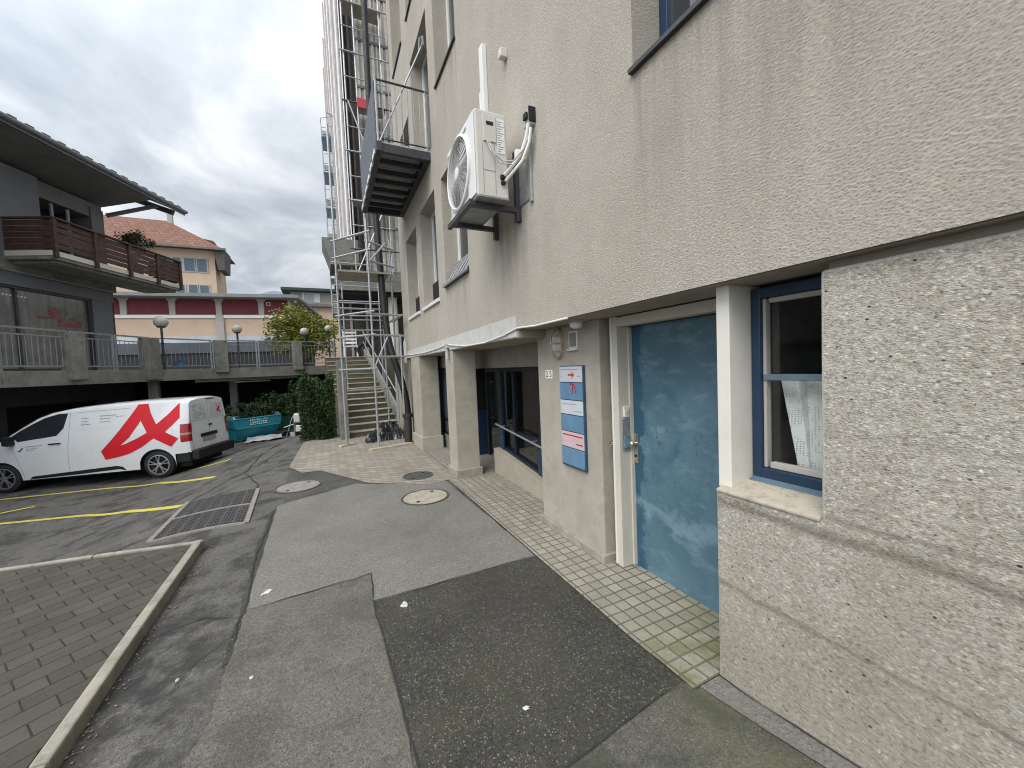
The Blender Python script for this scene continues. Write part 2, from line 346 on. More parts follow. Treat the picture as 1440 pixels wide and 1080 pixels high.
M['rail_steel'] = simple('weathered_rail_steel', (.26, .27, .28), .55, metal=.3, var=.2, scale=10)
M['deck_grating'] = simple('dark_deck_panel', (.40, .40, .41), .7, var=.2)
M['privacy'] = simple('grey_privacy_sheet', (.115, .125, .15), .75, var=.1)
M['wood_brown'] = simple('brown_stained_timber', (.060, .030, .024), .7, var=.35, scale=5, bump=.002, dirt=((.10, .065, .05), .6))
M['plank'] = simple('raw_timber', (.42, .36, .26), .85, var=.2, scale=8)
M['grey_wall'] = simple('dark_grey_facade', (.08, .08, .088), .85, var=.12, scale=2, bump=.002)
M['pale_grey_wall'] = simple('blue_grey_facade_panel', (.15, .158, .175), .8, var=.08, scale=1.5)
M['soffit_dark'] = simple('dark_boarded_soffit', (.15, .145, .145), .8, var=.15, scale=2)
M['fascia'] = simple('grey_fascia', (.15, .155, .165), .6, var=.12)
M['roof_dark'] = simple('dark_roof_tiles', (.09, .08, .078), .8, var=.25, scale=10)
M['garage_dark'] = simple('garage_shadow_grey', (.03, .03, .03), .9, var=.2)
M['red_panel'] = simple('dark_red_cladding', (.155, .028, .036), .7, var=.08, scale=1)
M['pink_wall'] = simple('pale_apricot_render', (.56, .42, .31), .9, var=.06, scale=1)
M['pale_post'] = simple('pale_grey_post', (.40, .38, .35), .85, var=.1, scale=1)
M['roof_red'] = bricks('clay_roof_tiles', (.185, .095, .068), (.255, .135, .098), (.11, .055, .042), .5, .35, .03, .5, bump=.02)
M['roof_grey'] = simple('grey_flat_roof', (.2, .21, .21), .8, var=.1, scale=1)
M['van_white'] = simple('white_car_paint', (.74, .75, .755), .22, var=.015, scale=1, spec=.5, dirt=((.60, .59, .56), .25))
M['van_white'].node_tree.nodes['Principled BSDF'].inputs['Coat Weight'].default_value = .8
M['red_vinyl'] = simple('red_vinyl', (.62, .012, .022), .4, var=.05, scale=3)
M['grey_print'] = simple('grey_print', (.30, .31, .33), .6, var=.1)
M['alloy'] = simple('alloy_wheel', (.50, .51, .53), .35, metal=.8, var=.15, scale=10)
M['lamp_red'] = simple('red_lamp_lens', (.30, .008, .012), .15, var=.2, scale=14, spec=.6)
M['lamp_pale'] = simple('pale_lamp_lens', (.45, .22, .20), .2, var=.2, scale=14)
M['plate'] = simple('number_plate', (.30, .29, .27), .5, var=.15, scale=25)
M['skip_blue'] = simple('turquoise_skip_paint', (.02, .24, .31), .5, var=.2, scale=3, dirt=((.06, .17, .17), .6))
M['teal'] = simple('dark_teal_boards', (.015, .075, .065), .7, var=.25, scale=3)
M['yellow_line'] = simple('worn_yellow_paint', (.55, .46, .08), .8, var=.12, scale=10, dirt=((.22, .2, .1), .8))
M['white_paint'] = simple('white_paint', (.78, .78, .76), .7, var=.05)
M['litter'] = simple('dirty_paper', (.55, .54, .50), .8, var=.3, scale=60)
M['iron'] = simple('cast_iron', (.10, .095, .09), .6, metal=.4, var=.3, scale=20, bump=.002, bscale=150)
M['concrete_lid'] = simple('manhole_concrete', (.36, .325, .26), .9, var=.2, scale=9, bump=.002, bscale=120, dirt=((.2, .17, .12), .6))
M['grey_lid'] = simple('manhole_grey', (.25, .225, .205), .85, var=.2, scale=9, bump=.003, bscale=90)
M['black_sheet'] = simple('black_plastic_sheet', (.014, .015, .018), .22, var=.3, scale=8, spec=.6)
M['sign_blue'] = simple('sign_blue', (.115, .225, .335), .5, var=.12, scale=7)
M['sign_white'] = simple('sign_white', (.52, .55, .58), .5, var=.05)
M['sign_pink'] = simple('sign_pink', (.56, .43, .45), .5, var=.05)
M['sign_red'] = simple('sign_red', (.42, .02, .03), .5, var=.1)
M['orange_red'] = simple('arrow_orange', (.55, .07, .02), .5, var=.1)
M['chrome'] = simple('brushed_brass_steel', (.55, .52, .44), .3, metal=.9, var=.1, scale=20)
M['globe'] = simple('frosted_globe', (.44, .42, .35), .35, var=.12, scale=9, dirt=((.3, .28, .22), .5))
M['bark'] = simple('bark', (.09, .07, .05), .9, var=.3, scale=14)
def leafmat(name, *cs):
    n = NT(name, .6, 0, .3); f = n.noise(2.2, 5, .65); g = n.voro(9, 'Color')
    n.color(n.mix(.45, n.ramp(f, (.3, cs[0]), (.7, cs[1]), (.5, cs[2])), n.ramp(g, (.1, cs[0]), (.9, cs[1]), (.5, cs[2]))))
    n.b.inputs['Subsurface Weight'].default_value = 0; return n.m
M['leaf_yellow'] = leafmat('yellow_green_leaves', (.10, .13, .02), (.34, .30, .06), (.18, .21, .03))
M['leaf_dark'] = leafmat('dark_green_leaves', (.018, .04, .012), (.06, .10, .03), (.03, .06, .018))
M['leaf_ivy'] = leafmat('deep_green_leaves', (.012, .032, .008), (.05, .09, .02), (.022, .05, .012))
M['leaf_olive'] = leafmat('olive_grey_leaves', (.03, .04, .022), (.085, .09, .055), (.05, .06, .035))
M['hill'] = simple('hazed_forest_hill', (.17, .205, .25), .95, var=.12, scale=.01)  # forest colour with blue-grey distance haze mixed in
M['netting'] = simple('white_scaffold_sheet', (.80, .79, .77), .8, var=.12, scale=2)
M['boards'] = simple('grey_brown_boards', (.36, .33, .285), .85, var=.25, scale=2.2, dirt=((.2, .18, .15), .5))
M['red_paint'] = simple('red_board', (.50, .03, .06), .6, var=.1)
M['lace'] = None
def glass_dark(name, tint=(.02, .024, .028), rough=.04):
    n = NT(name, rough, 0, .8); n.color(n.mix(n.ramp(n.noise(1.2, 3), (.4, 0.), (.6, 1.)), tint, tuple(x*1.6 for x in tint))); return n.m
M['pane'] = glass_dark('dark_window_glass'); M['pane_grey'] = glass_dark('grey_window_glass', (.06, .07, .078)); M['pane_shop'] = None
n = NT('clear_pane'); T = n.N.new('ShaderNodeBsdfTransparent'); T.inputs[0].default_value = (.94, .96, .96, 1); G = n.N.new('ShaderNodeBsdfGlossy'); G.inputs['Roughness'].default_value = .02
F = n.N.new('ShaderNodeLayerWeight'); F.inputs[0].default_value = .5; X = n.N.new('ShaderNodeMixShader'); n.lk(n.math('ADD', n.math('MULTIPLY', n.math('POWER', F.outputs['Facing'], 5.), .55), .035), X.inputs[0]); n.lk(T.outputs[0], X.inputs[1]); n.lk(G.outputs[0], X.inputs[2]); n.lk(X.outputs[0], n.N['Material Output'].inputs[0]); M['clear'] = n.m
# shop window: dusty glass with curtains and a red mark behind
n = NT('dusty_shop_glass', .18, 0, .6); st = n.noise(1, 5, .6, n.mapped((9, 9, .5)))
c = n.mix(n.ramp(st, (.35, 0.), (.7, 1.)), (.12, .122, .11), (.235, .232, .21)); c = n.mix(n.ramp(n.noise(3, 6, .7), (.45, 0.), (.7, .6)), c, (.07, .085, .075)); n.color(c); M['pane_shop'] = n.m
# worn blue door
n = NT('worn_blue_door_paint', .42, 0, .4); x, y, z = n.xyz()
c = n.mix(n.ramp(n.noise(1.7, 6, .6, n.mapped((1, 1.2, .8))), (.30, 0.), (.72, 1.)), (.052, .116, .155), (.115, .202, .252))
c = n.mix(n.ramp(n.noise(3.2, 8, .7, n.mapped((1, 1, 2.2), loc=(0, 3, 1))), (.51, 0.), (.66, .6)), c, (.20, .30, .36))
edge = n.math('ADD', y, n.math('MULTIPLY', n.math('SUBTRACT', n.noise(9, 6, .75), .5), .35))
c = n.mix(n.ramp(n.math('SUBTRACT', edge, 1.8), (.455, 0.), (.485, .9)), c, (.024, .082, .132))          # darker repainted strip along the lock side
ring = n.math('SQRT', n.math('ADD', n.math('POWER', n.math('MULTIPLY', n.math('SUBTRACT', y, 2.08), 1.), 2.), n.math('POWER', n.math('MULTIPLY', n.math('SUBTRACT', z, 1.2), .62), 2.)))
c = n.mix(n.math('MULTIPLY', n.ramp(n.math('ABSOLUTE', n.math('SUBTRACT', ring, .17)), (.012, .4), (.035, 0.)), n.ramp(n.noise(4, 4), (.42, .1), (.55, 1.))), c, (.032, .095, .145))
sm = n.noise(22, 6, .75, n.mapped((1, 1, .7))); zb = n.ramp(n.math('MULTIPLY', z, .5), (.25, 0.), (.66, 0.), (.56, 1.), (.42, .5))
c = n.mix(n.math('MULTIPLY', n.ramp(sm, (.58, 0.), (.63, .55)), zb), c, (.016, .035, .07))
bd = n.math('ADD', z, n.math('MULTIPLY', n.math('SUBTRACT', n.noise(3.2, 7, .75), .5), .55))
c = n.mix(n.ramp(n.math('ABSOLUTE', n.math('SUBTRACT', bd, .49)), (.015, .6), (.08, 0.)), c, (.20, .30, .355))
n.color(c); n.bump(n.noise(14, 5, .6), .25, .003); n.rough(n.ramp(n.noise(6, 5), (.3, .3), (.7, .55))); M['door'] = n.m
# lace
n = NT('white_lace', .9); T = n.N.new('ShaderNodeBsdfTransparent'); X = n.N.new('ShaderNodeMixShader'); n.color((.82, .82, .80))
v = n.mapped((1, 90, 90)); ck = n.voro(1, 'Distance', vec=v, rnd=.2); fl = n.noise(14, 5, .7)
n.lk(n.math('MAXIMUM', n.ramp(ck, (.22, .45), (.34, 1.)), n.ramp(fl, (.44, 0.), (.52, 1.))), X.inputs[0]); n.lk(T.outputs[0], X.inputs[1]); n.lk(n.b.outputs[0], X.inputs[2]); n.lk(X.outputs[0], n.N['Material Output'].inputs[0]); M['lace'] = n.m

# ================================================================== ground
def sstep(t): t = max(0, min(1, t)); return t*t*(3-2*t)
def gz(x, y):
    z = -.70*sstep((-.6-x)/3.6)
    if x < -4.2: z -= min(.03*(-x-4.2), .3)
    z += .12*math.exp(-((y-.3)/.75)**2)*sstep((x-1.0)/.7)
    if x < .1: z -= (.62+z)*sstep((y-12.0)/3.2)*sstep((.1-x)/1.2) if z > -.62 else 0
    return z
def axis(lo, hi, near_lo, near_hi, step, far):
    a = []; v = near_lo
    while v < near_hi: a.append(round(v, 3)); v += step
    a.append(near_hi); L = []; s = step; v = near_lo
    while v > lo: s *= 1.35; v -= s; L.append(max(v, lo))
    H = []; s = step; v = near_hi
    while v < hi: s *= 1.35; v += s; H.append(min(v, hi))
    return L[::-1]+a+H
xs = axis(-900, 900, -9, 2.5, .25, 0); ys = axis(-200, 1500, -1, 18, .25, 0)
mb = MB(); mb.grid([[(x, y, gz(x, y)) for y in ys] for x in xs]); tag(mb.build('ground', M['asphalt'], smooth=True), kind='structure')
def clip_cells(poly, step):
    x0 = min(p[0] for p in poly); x1 = max(p[0] for p in poly); y0 = min(p[1] for p in poly); y1 = max(p[1] for p in poly)
    def clip(pl, ax, v, sgn):
        o = []
        for i in range(len(pl)):
            a, b = pl[i-1], pl[i]; da, db = (a[ax]-v)*sgn, (b[ax]-v)*sgn
            if (da >= 0) != (db >= 0): t = da/(da-db); o.append((a[0]+(b[0]-a[0])*t, a[1]+(b[1]-a[1])*t))
            if db >= 0: o.append(b)
        return o
    i = math.floor(x0/step)
    while i*step < x1:
        c = clip(clip(poly, 0, i*step, 1), 0, (i+1)*step, -1); i += 1
        if len(c) < 3: continue
        j = math.floor(y0/step)
        while j*step < y1:
            d = clip(clip(c, 1, j*step, 1), 1, (j+1)*step, -1); j += 1
            if len(d) >= 3: yield d
def sheet(name, poly, off, mat, parent=None, step=.25, kind='structure', jag=0):
    if jag:                                                # ragged saw-cut edge
        P = []
        for i in range(len(poly)):
            a, b = poly[i-1], poly[i]; L = math.hypot(b[0]-a[0], b[1]-a[1]); k = max(1, int(L/.09))
            for q in range(k):
                t = q/k; P.append((a[0]+(b[0]-a[0])*t+random.uniform(-jag, jag), a[1]+(b[1]-a[1])*t+random.uniform(-jag, jag)))
        poly = P
        mb = MB(); vs = [mb.bm.verts.new((x, y, gz(x, y)+off)) for x, y in poly]; f = mb.bm.faces.new(vs)
        bmesh.ops.triangulate(mb.bm, faces=[f])
    else:
        mb = MB()
        for d in clip_cells(poly, step): mb.face([(x, y, gz(x, y)+off) for x, y in d])
        bmesh.ops.remove_doubles(mb.bm, verts=mb.bm.verts, dist=1e-4)
    for f in mb.bm.faces:
        f.normal_update()
        if f.normal.z < 0: f.normal_flip()
    o = mb.build(name, mat, parent, recalc=False)
    return tag(o, kind=kind) if kind else o
sheet('light_asphalt_patch', [(-.68, 5.75), (-.1, 6.05), (.29, 6.24), (.62, 5.98), (1.5, 5.62), (1.56, 2.93), (.205, 2.925), (.235, 3.35), (-.63, 3.28)], .004, M['asphalt_light'], jag=.006)
sheet('mid_asphalt_patch', [(-.63, 3.28), (.235, 3.35), (.205, 2.925), (.27, .2), (-.9, .2), (-.85, 1.2), (-.62, 2.3)], .0045, M['asphalt_mid'], jag=.007)
sheet('dark_asphalt_patch', [(.205, 2.925), (1.56, 2.93), (1.56, 1.375), (.73, 1.30), (.27, 1.1)], .006, M['asphalt_dark'], jag=.006)
sheet('mossy_asphalt_patch', [(.27, 1.1), (.73, 1.30), (1.56, 1.375), (1.58, 1.30), (1.72, 1.30), (1.74, -.5), (.2, -.5)], .005, M['asphalt_moss'])
sheet('smooth_asphalt_apron', [(-.62, 5.9), (-.68, 6.6), (-.72, 7.9), (-.48, 7.44), (-.2, 7.41), (.48, 6.1), (1.25, 5.55), (.62, 5.985), (.29, 6.245), (-.1, 6.06)], .0035, M['asphalt_fresh'], jag=.005)
sheet('trench_asphalt_strip', [(-.675, 5.74), (-.62, 3.3), (-.625, 2.75), (-.655, 2.7), (-.665, 3.3), (-.74, 4.5), (-.72, 5.6)], .003, M['asphalt_dark'], jag=.012)
sheet('tiled_pavement', [(1.56, 1.305), (2.3, 1.305), (2.3, 4.2), (2.05, 5.55), (1.56, 5.6)], .010, M['tiles'])
sheet('porch_paving', [(2.05, 5.55), (2.3, 4.2), (2.42, 4.0), (4.6, 4.0), (4.6, 10.6), (1.72, 10.6), (1.72, 7.8), (1.72, 5.58)], .009, M['porch_paving'])
sheet('yard_paving', [(-.63, 10.8), (-.73, 8.05), (-.49, 7.45), (-.2, 7.42), (.48, 6.11), (1.25, 5.56), (1.56, 5.605), (1.71, 5.6), (1.71, 12), (-.63, 12)], .008, M['yard_paving'])
sheet('base_gravel_strip', [(1.60, 1.30), (1.76, 1.30), (1.76, -1), (1.62, -1), (1.66, .5)], .009, M['asphalt_light'])
# cracks, litter of the asphalt
mb = MB()
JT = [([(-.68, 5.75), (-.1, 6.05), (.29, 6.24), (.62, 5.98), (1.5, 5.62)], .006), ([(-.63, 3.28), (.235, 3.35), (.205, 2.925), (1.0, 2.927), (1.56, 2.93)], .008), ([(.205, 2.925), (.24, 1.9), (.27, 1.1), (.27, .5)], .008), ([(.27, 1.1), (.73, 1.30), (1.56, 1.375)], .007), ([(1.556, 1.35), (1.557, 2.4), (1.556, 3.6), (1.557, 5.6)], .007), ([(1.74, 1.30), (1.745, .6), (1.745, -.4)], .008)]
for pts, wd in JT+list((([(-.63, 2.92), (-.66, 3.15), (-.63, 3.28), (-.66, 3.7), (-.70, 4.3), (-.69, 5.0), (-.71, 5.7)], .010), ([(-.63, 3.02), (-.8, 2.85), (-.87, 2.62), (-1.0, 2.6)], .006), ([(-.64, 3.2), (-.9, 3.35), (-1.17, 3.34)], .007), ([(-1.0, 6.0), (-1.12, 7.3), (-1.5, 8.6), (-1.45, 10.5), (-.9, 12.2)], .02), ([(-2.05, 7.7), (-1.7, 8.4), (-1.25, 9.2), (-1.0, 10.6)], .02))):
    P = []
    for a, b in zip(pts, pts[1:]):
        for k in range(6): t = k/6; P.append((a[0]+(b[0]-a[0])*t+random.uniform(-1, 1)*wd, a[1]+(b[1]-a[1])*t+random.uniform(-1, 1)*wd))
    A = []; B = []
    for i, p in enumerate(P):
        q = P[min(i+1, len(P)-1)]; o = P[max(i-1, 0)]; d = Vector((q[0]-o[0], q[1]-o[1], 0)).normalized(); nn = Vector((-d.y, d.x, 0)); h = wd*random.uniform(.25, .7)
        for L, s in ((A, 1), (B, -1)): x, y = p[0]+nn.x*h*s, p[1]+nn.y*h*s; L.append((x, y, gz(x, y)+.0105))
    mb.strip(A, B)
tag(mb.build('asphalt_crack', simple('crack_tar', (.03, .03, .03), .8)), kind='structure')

# grit and leaf crumbs gathered along kerb, wall foot and joints
mb = MB(); rn = random.Random(77)
def crumb(x, y, r):
    z = gz(x, y)+.006; a = rn.random()*6; k = [(x+r*rn.uniform(.6, 1.2)*math.cos(a+q*1.57), y+r*rn.uniform(.4, 1.2)*math.sin(a+q*1.57)) for q in range(4)]
    B_ = [mb.bm.verts.new((*p, z)) for p in k]; T_ = mb.bm.verts.new((x, y, z+r*rn.uniform(.4, 1.0)))
    for q in range(4): mb.bm.faces.new([B_[q], B_[(q+1) % 4], T_])
for _ in range(420): y = rn.uniform(.3, 4.9); crumb(-1.215+abs(rn.gauss(0, .05)), y, rn.choice((.003, .004, .006, .010)))
for _ in range(260): crumb(1.735-abs(rn.gauss(0, .05)), rn.uniform(.0, 1.3), rn.choice((.003, .004, .007)))
for _ in range(320): crumb(rn.uniform(-1.0, 1.5), rn.uniform(.6, 5.5), rn.choice((.002, .003, .004, .006)))
for _ in range(160): crumb(1.56+rn.gauss(0, .03), rn.uniform(1.3, 5.4), rn.choice((.003, .005)))
tag(mb.build('grit', simple('grit_and_leaf_crumbs', (.20, .165, .11), .9, var=.6, scale=35)), kind='stuff')
# raised paver terrace, its kerbs
def tz(x): return .015-.04*max(0, -1.25-x)
mb = MB(); P = [(-1.32, 4.86), (-1.26, .5), (-1.3, -2), (-14, -2), (-14, 8.4), (-7.5, 6.62)]
mb.prism([(x, y, -1.3) for x, y in P], (0, 0, 1)); mb = MB()
mb.face([(x, y, tz(x)) for x, y in P]); tag(mb.build('paved_terrace', M['terrace_pavers']), kind='structure')
def kerb_run(pts, wdt, h0, name):
    mb = MB()
    for (a, b) in pts:
        a, b = Vector(a), Vector(b); d = (b-a).normalized(); n = Vector((-d.y, d.x, 0))*wdt/2; g = d*.004
        mb.hexa([a+g-n+Vector((0, 0, -h0)), b-g-n+Vector((0, 0, -h0)), b-g+n+Vector((0, 0, -h0)), a+g+n+Vector((0, 0, -h0)), a+g-n, b-g-n, b-g+n, a+g+n])
    return tag(mb.build(name, M['kerb'], bevel=.012), kind='structure')
E1 = [(-1.29, 4.92), (-1.262, 3.4), (-1.235, 2.36), (-1.225, 1.2), (-1.21, .1), (-1.2, -1.5)]
kerb_run([((*a, .035), (*b, .035)) for a, b in zip(E1, E1[1:])], .070, .35, 'terrace_kerb')
E2 = [(-1.24, 4.885), (-2.18, 5.17), (-3.3, 5.46), (-4.6, 5.82), (-7.6, 6.66)]
kerb_run([((a[0], a[1], tz(a[0])+.012), (b[0], b[1], tz(b[0])+.012)) for a, b in zip(E2, E2[1:])], .05, .9, 'terrace_back_kerb')

# yellow parking lines follow the slope
for pts in (((-6.4, 10.35), (-5.38, 10.01), (-4.74, 9.78), (-4.09, 9.55), (-3.3, 8.96), (-2.17, 7.57)), ((-8.6, 12.75), (-6.61, 12.36), (-5.66, 12.09), (-4.67, 11.8), (-3.58, 11.32), (-2.13, 9.37)), ((-6.3, 10.75), (-5.45, 11.05)), ((-3.2, 12.0), (-2.23, 11.34))):
    mb = MB(); P = []
    for a, b in zip(pts, pts[1:]):
        for k in range(6): P.append(Vector((a[0]+(b[0]-a[0])*k/6, a[1]+(b[1]-a[1])*k/6, 0)))
    P.append(Vector((*pts[-1], 0))); A = []; B = []
    for i in range(len(P)):
        d = (P[min(i+1, len(P)-1)]-P[max(i-1, 0)]).normalized(); n = Vector((-d.y, d.x, 0))*.05
        for L, sg in ((A, 1), (B, -1)): q = P[i]+n*sg; L.append((q.x, q.y, gz(q.x, q.y)+.006))
    mb.strip(A, B)
    for f in mb.bm.faces:
        f.normal_update()
        if f.normal.z < 0: f.normal_flip()
    tag(mb.build('parking_line', M['yellow_line'], recalc=False), kind='structure')

# drain grating in the slope: two bays in a pale concrete frame
G = [Vector((-1.05, 6.91)), Vector((-.95, 5.33)), Vector((-2.04, 5.97)), Vector((-2.10, 7.64))]     # far right, near right, near left, far left
gr = thing('drain_grating', 'two-bay dark drain grating in a pale concrete frame set in the asphalt', 'grating', (-1.55, 6.45, -.1))
def gp(u, v, dz): p = G[2]*(1-u)*(1-v)+G[1]*u*(1-v)+G[3]*(1-u)*v+G[0]*u*v; return Vector((p.x, p.y, gz(p.x, p.y)+dz))
def gstrip(mb, u0, v0, u1, v1, wd, h):
    k = 10; a = [gp(u0+(u1-u0)*i/k, v0+(v1-v0)*i/k, 0) for i in range(k+1)]
    for i in range(k): mb.beam(a[i]+Vector((0, 0, h-.015)), a[i+1]+Vector((0, 0, h-.015)), wd, .03)
mb = MB(); mb.grid([[gp(i/8, j/8, .006) for j in range(9)] for i in range(9)]); mb.build('pit_floor', M['black'], gr)
mb = MB()
for a in ((0, 0, 1, 0), (1, 0, 1, 1), (0, 1, 0, 0), (0, .49, 1, .49)): gstrip(mb, *a, .05 if a[0] == a[2] else .035, .019)
mb.build('frame', M['grey_lid'], gr)
for v0, v1 in ((.02, .47), (.51, .98)):
    mb = MB()
    for i in range(1, 28): gstrip(mb, i/28, v0, i/28, v1, .012 if i % 4 else .03, .012)
    for j in range(1, 7): gstrip(mb, .02, v0+(v1-v0)*j/7, .98, v0+(v1-v0)*j/7, .02, .013)
    mb.build('grate', M['iron'], gr)
def manhole(c, r, mat, label, sq=1.0):
    t = thing('manhole_cover', label, 'manhole cover', (c[0], c[1], gz(*c)))
    ax = (0, 0, 1); z0 = gz(*c)
    MB().lathe([(r*1.09, 0), (r*1.09, .012), (r*1.015, .012), (r*1.015, .004)], (c[0], c[1], z0), ax, 40).build('ring', M['iron'], t)
    mb = MB(); mb.lathe([(r*.985, 0), (r*.985, .011), (0, .0125)], (c[0], c[1], z0), ax, 40); o = mb.build('lid', mat, t)
    for a in (.9, .9+math.pi): MB().lathe([(.026, 0), (.026, .0145), (0, .0145)], (c[0]+math.cos(a)*r*.72, c[1]+math.sin(a)*r*.72, z0), ax, 12).build('lifting_hole', M['black'], t)
manhole((1.07, 5.03), .285, M['concrete_lid'], 'pale beige concrete manhole cover nearest the tiled pavement')
manhole((-.49, 6.57), .29, M['grey_lid'], 'pinkish grey manhole cover in the asphalt beside the drain grating')
manhole((1.2, 6.1), .22, M['iron'], 'small dark iron manhole cover in the beige yard paving')
# litter and droppings on the ground
def blob(name, c, r, mat, label, cat, h=.006, seed=0, stretch=1.6):
    rn = random.Random(seed); k = 14; mb = MB(); a0 = rn.random()*6
    ring = [(rn.uniform(.55, 1.15)*r*stretch*math.cos(2*math.pi*i/k), rn.uniform(.6, 1.15)*r*math.sin(2*math.pi*i/k)) for i in range(k)]
    ring = [(c[0]+x*math.cos(a0)-y*math.sin(a0), c[1]+x*math.sin(a0)+y*math.cos(a0)) for x, y in ring]
    z = gz(*c)+.0065; top = [mb.bm.verts.new((x*.8+c[0]*.2, y*.8+c[1]*.2, z+h*rn.uniform(.4, 1.2))) for x, y in ring]; bot = [mb.bm.verts.new((x, y, z)) for x, y in ring]; m = mb.bm.verts.new((c[0], c[1], z+h))
    for i in range(k): mb.bm.faces.new([bot[i], bot[(i+1) % k], top[(i+1) % k], top[i]]); mb.bm.faces.new([top[i], top[(i+1) % k], m])
    return tag(mb.build(name, mat), label, cat)
blob('paper_scrap', (.4, 2.78), .026, M['sign_pink'] if False else M['litter'], 'white trodden paper scrap on the dark coarse asphalt', 'litter', seed=3)
blob('paper_scrap', (-.52, 3.48), .024, M['litter'], 'white trodden scrap on the pale grey asphalt patch', 'litter', seed=5, stretch=2)
blob('foil_scrap', (-.80, 1.92), .04, simple('dull_foil', (.33, .34, .29), .5, var=.4, scale=40), 'crumpled greyish foil scrap on the asphalt beside the kerb', 'litter', .012, 8, 1.9)
blob('pale_pebble', (.78, 1.63), .016, M['litter'], 'white splash on the coarse dark asphalt near the moss', 'litter', .003, 11, 1.2)
blob('pale_pebble', (-.48, 2.52), .011, M['litter'], 'tiny white bit on the asphalt between crack and kerb', 'litter', .008, 12, 1.1)
blob('pale_pebble', (-.86, 2.72), .010, M['litter'], 'tiny white bit right beside the tar crack', 'litter', .008, 13, 1.3)

# ================================================================== main concrete building (right)
BX = 1.70
b = thing('concrete_building', 'tall grey rendered building with blue door, blue window and concrete base', 'building', (1.7, 4, 0))
def wall_x(mb, X, y0, y1, z0, z1, holes, dep):
    Y = sorted({y0, y1, *[v for h in holes for v in h[:2]]}); Zs = sorted({z0, z1, *[v for h in holes for v in h[2:4]]})
    for i in range(len(Y)-1):
        for j in range(len(Zs)-1):
            cy, cz = (Y[i]+Y[i+1])/2, (Zs[j]+Zs[j+1])/2
            if any(h[0] < cy < h[1] and h[2] < cz < h[3] for h in holes): continue
            mb.face([(X, Y[i], Zs[j]), (X, Y[i], Zs[j+1]), (X, Y[i+1], Zs[j+1]), (X, Y[i+1], Zs[j])])
    for h in holes:
        a, c, d, e = h[:4]; q = X+dep
        mb.face([(X, a, d), (q, a, d), (q, c, d), (X, c, d)]); mb.face([(X, a, e), (X, c, e), (q, c, e), (q, a, e)])
        mb.face([(X, a, d), (X, a, e), (q, a, e), (q, a, d)]); mb.face([(X, c, d), (q, c, d), (q, c, e), (X, c, e)])
HOLES = [(7.57, 8.60, 2.82, 4.45), (6.14, 7.20, 2.82, 4.55), (4.68, 5.74, 2.92, 4.52),          # low row
         (4.80, 5.76, 5.86, 7.6), (6.15, 7.36, 5.20, 7.32), (7.72, 8.62, 5.20, 6.62),            # balcony row
         (7.98, 9.0, 8.17, 10.2), (6.6, 7.46, 8.17, 10.2), (4.80, 5.76, 8.85, 10.6), (.62, 1.755, 3.36, 4.9), (.62, 1.755, 6.3, 7.9), (2.6, 3.7, 8.85, 10.6)]
mb = MB(); TOP = 13.5
wall_x(mb, BX, -4, 3.38, 2.035, TOP, [h for h in HOLES if h[1] < 3.2], .27)
wall_x(mb, BX, 3.38, 9.42, 1.955, TOP, [h for h in HOLES if h[0] > 3.4 and h[1] < 9.1] , .27)
for h in HOLES:
    if h[0] < 3.38 < h[1]: pass
mb.face([(BX, 9.42, 1.955), (BX, 9.42, TOP), (9, 9.42, TOP), (9, 9.42, 1.955)])
mb.face([(BX, -4, TOP), (9, -4, TOP), (9, 9.42, TOP), (BX, 9.42, TOP)]); mb.face([(BX, -4, 2.035), (9, -4, 2.035), (9, -4, TOP), (BX, -4, TOP)])
mb.face([(9, -4, 0), (9, 9.42, 0), (9, 9.42, TOP), (9, -4, TOP)])
bmesh.ops.remove_doubles(mb.bm, verts=mb.bm.verts, dist=1e-4); bmesh.ops.recalc_face_normals(mb.bm, faces=mb.bm.faces)
cv = [f for f in mb.bm.faces if abs(f.normal.x) > .9 and abs(f.calc_center_median().x-BX) < .01]
if cv and cv[0].normal.x > 0: bmesh.ops.reverse_faces(mb.bm, faces=mb.bm.faces)
mb.build('upper_wall', M['stucco'], b, recalc=False)
# soffit under the overhang
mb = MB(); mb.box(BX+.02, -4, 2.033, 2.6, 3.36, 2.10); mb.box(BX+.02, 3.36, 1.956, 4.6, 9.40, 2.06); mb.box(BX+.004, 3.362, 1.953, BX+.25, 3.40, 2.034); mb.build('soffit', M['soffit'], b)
# pale plaster repair over the porch
mb = MB(); mb.hexa([(BX-.006, 3.40, 1.965), (BX+.01, 3.40, 1.965), (BX+.01, 9.38, 1.965), (BX-.006, 9.38, 1.965), (BX-.004, 3.42, 2.17), (BX+.01, 3.42, 2.17), (BX+.01, 9.38, 2.12), (BX-.004, 9.38, 2.12)]); mb.build('plaster_repair', M['plaster_patch'], b)
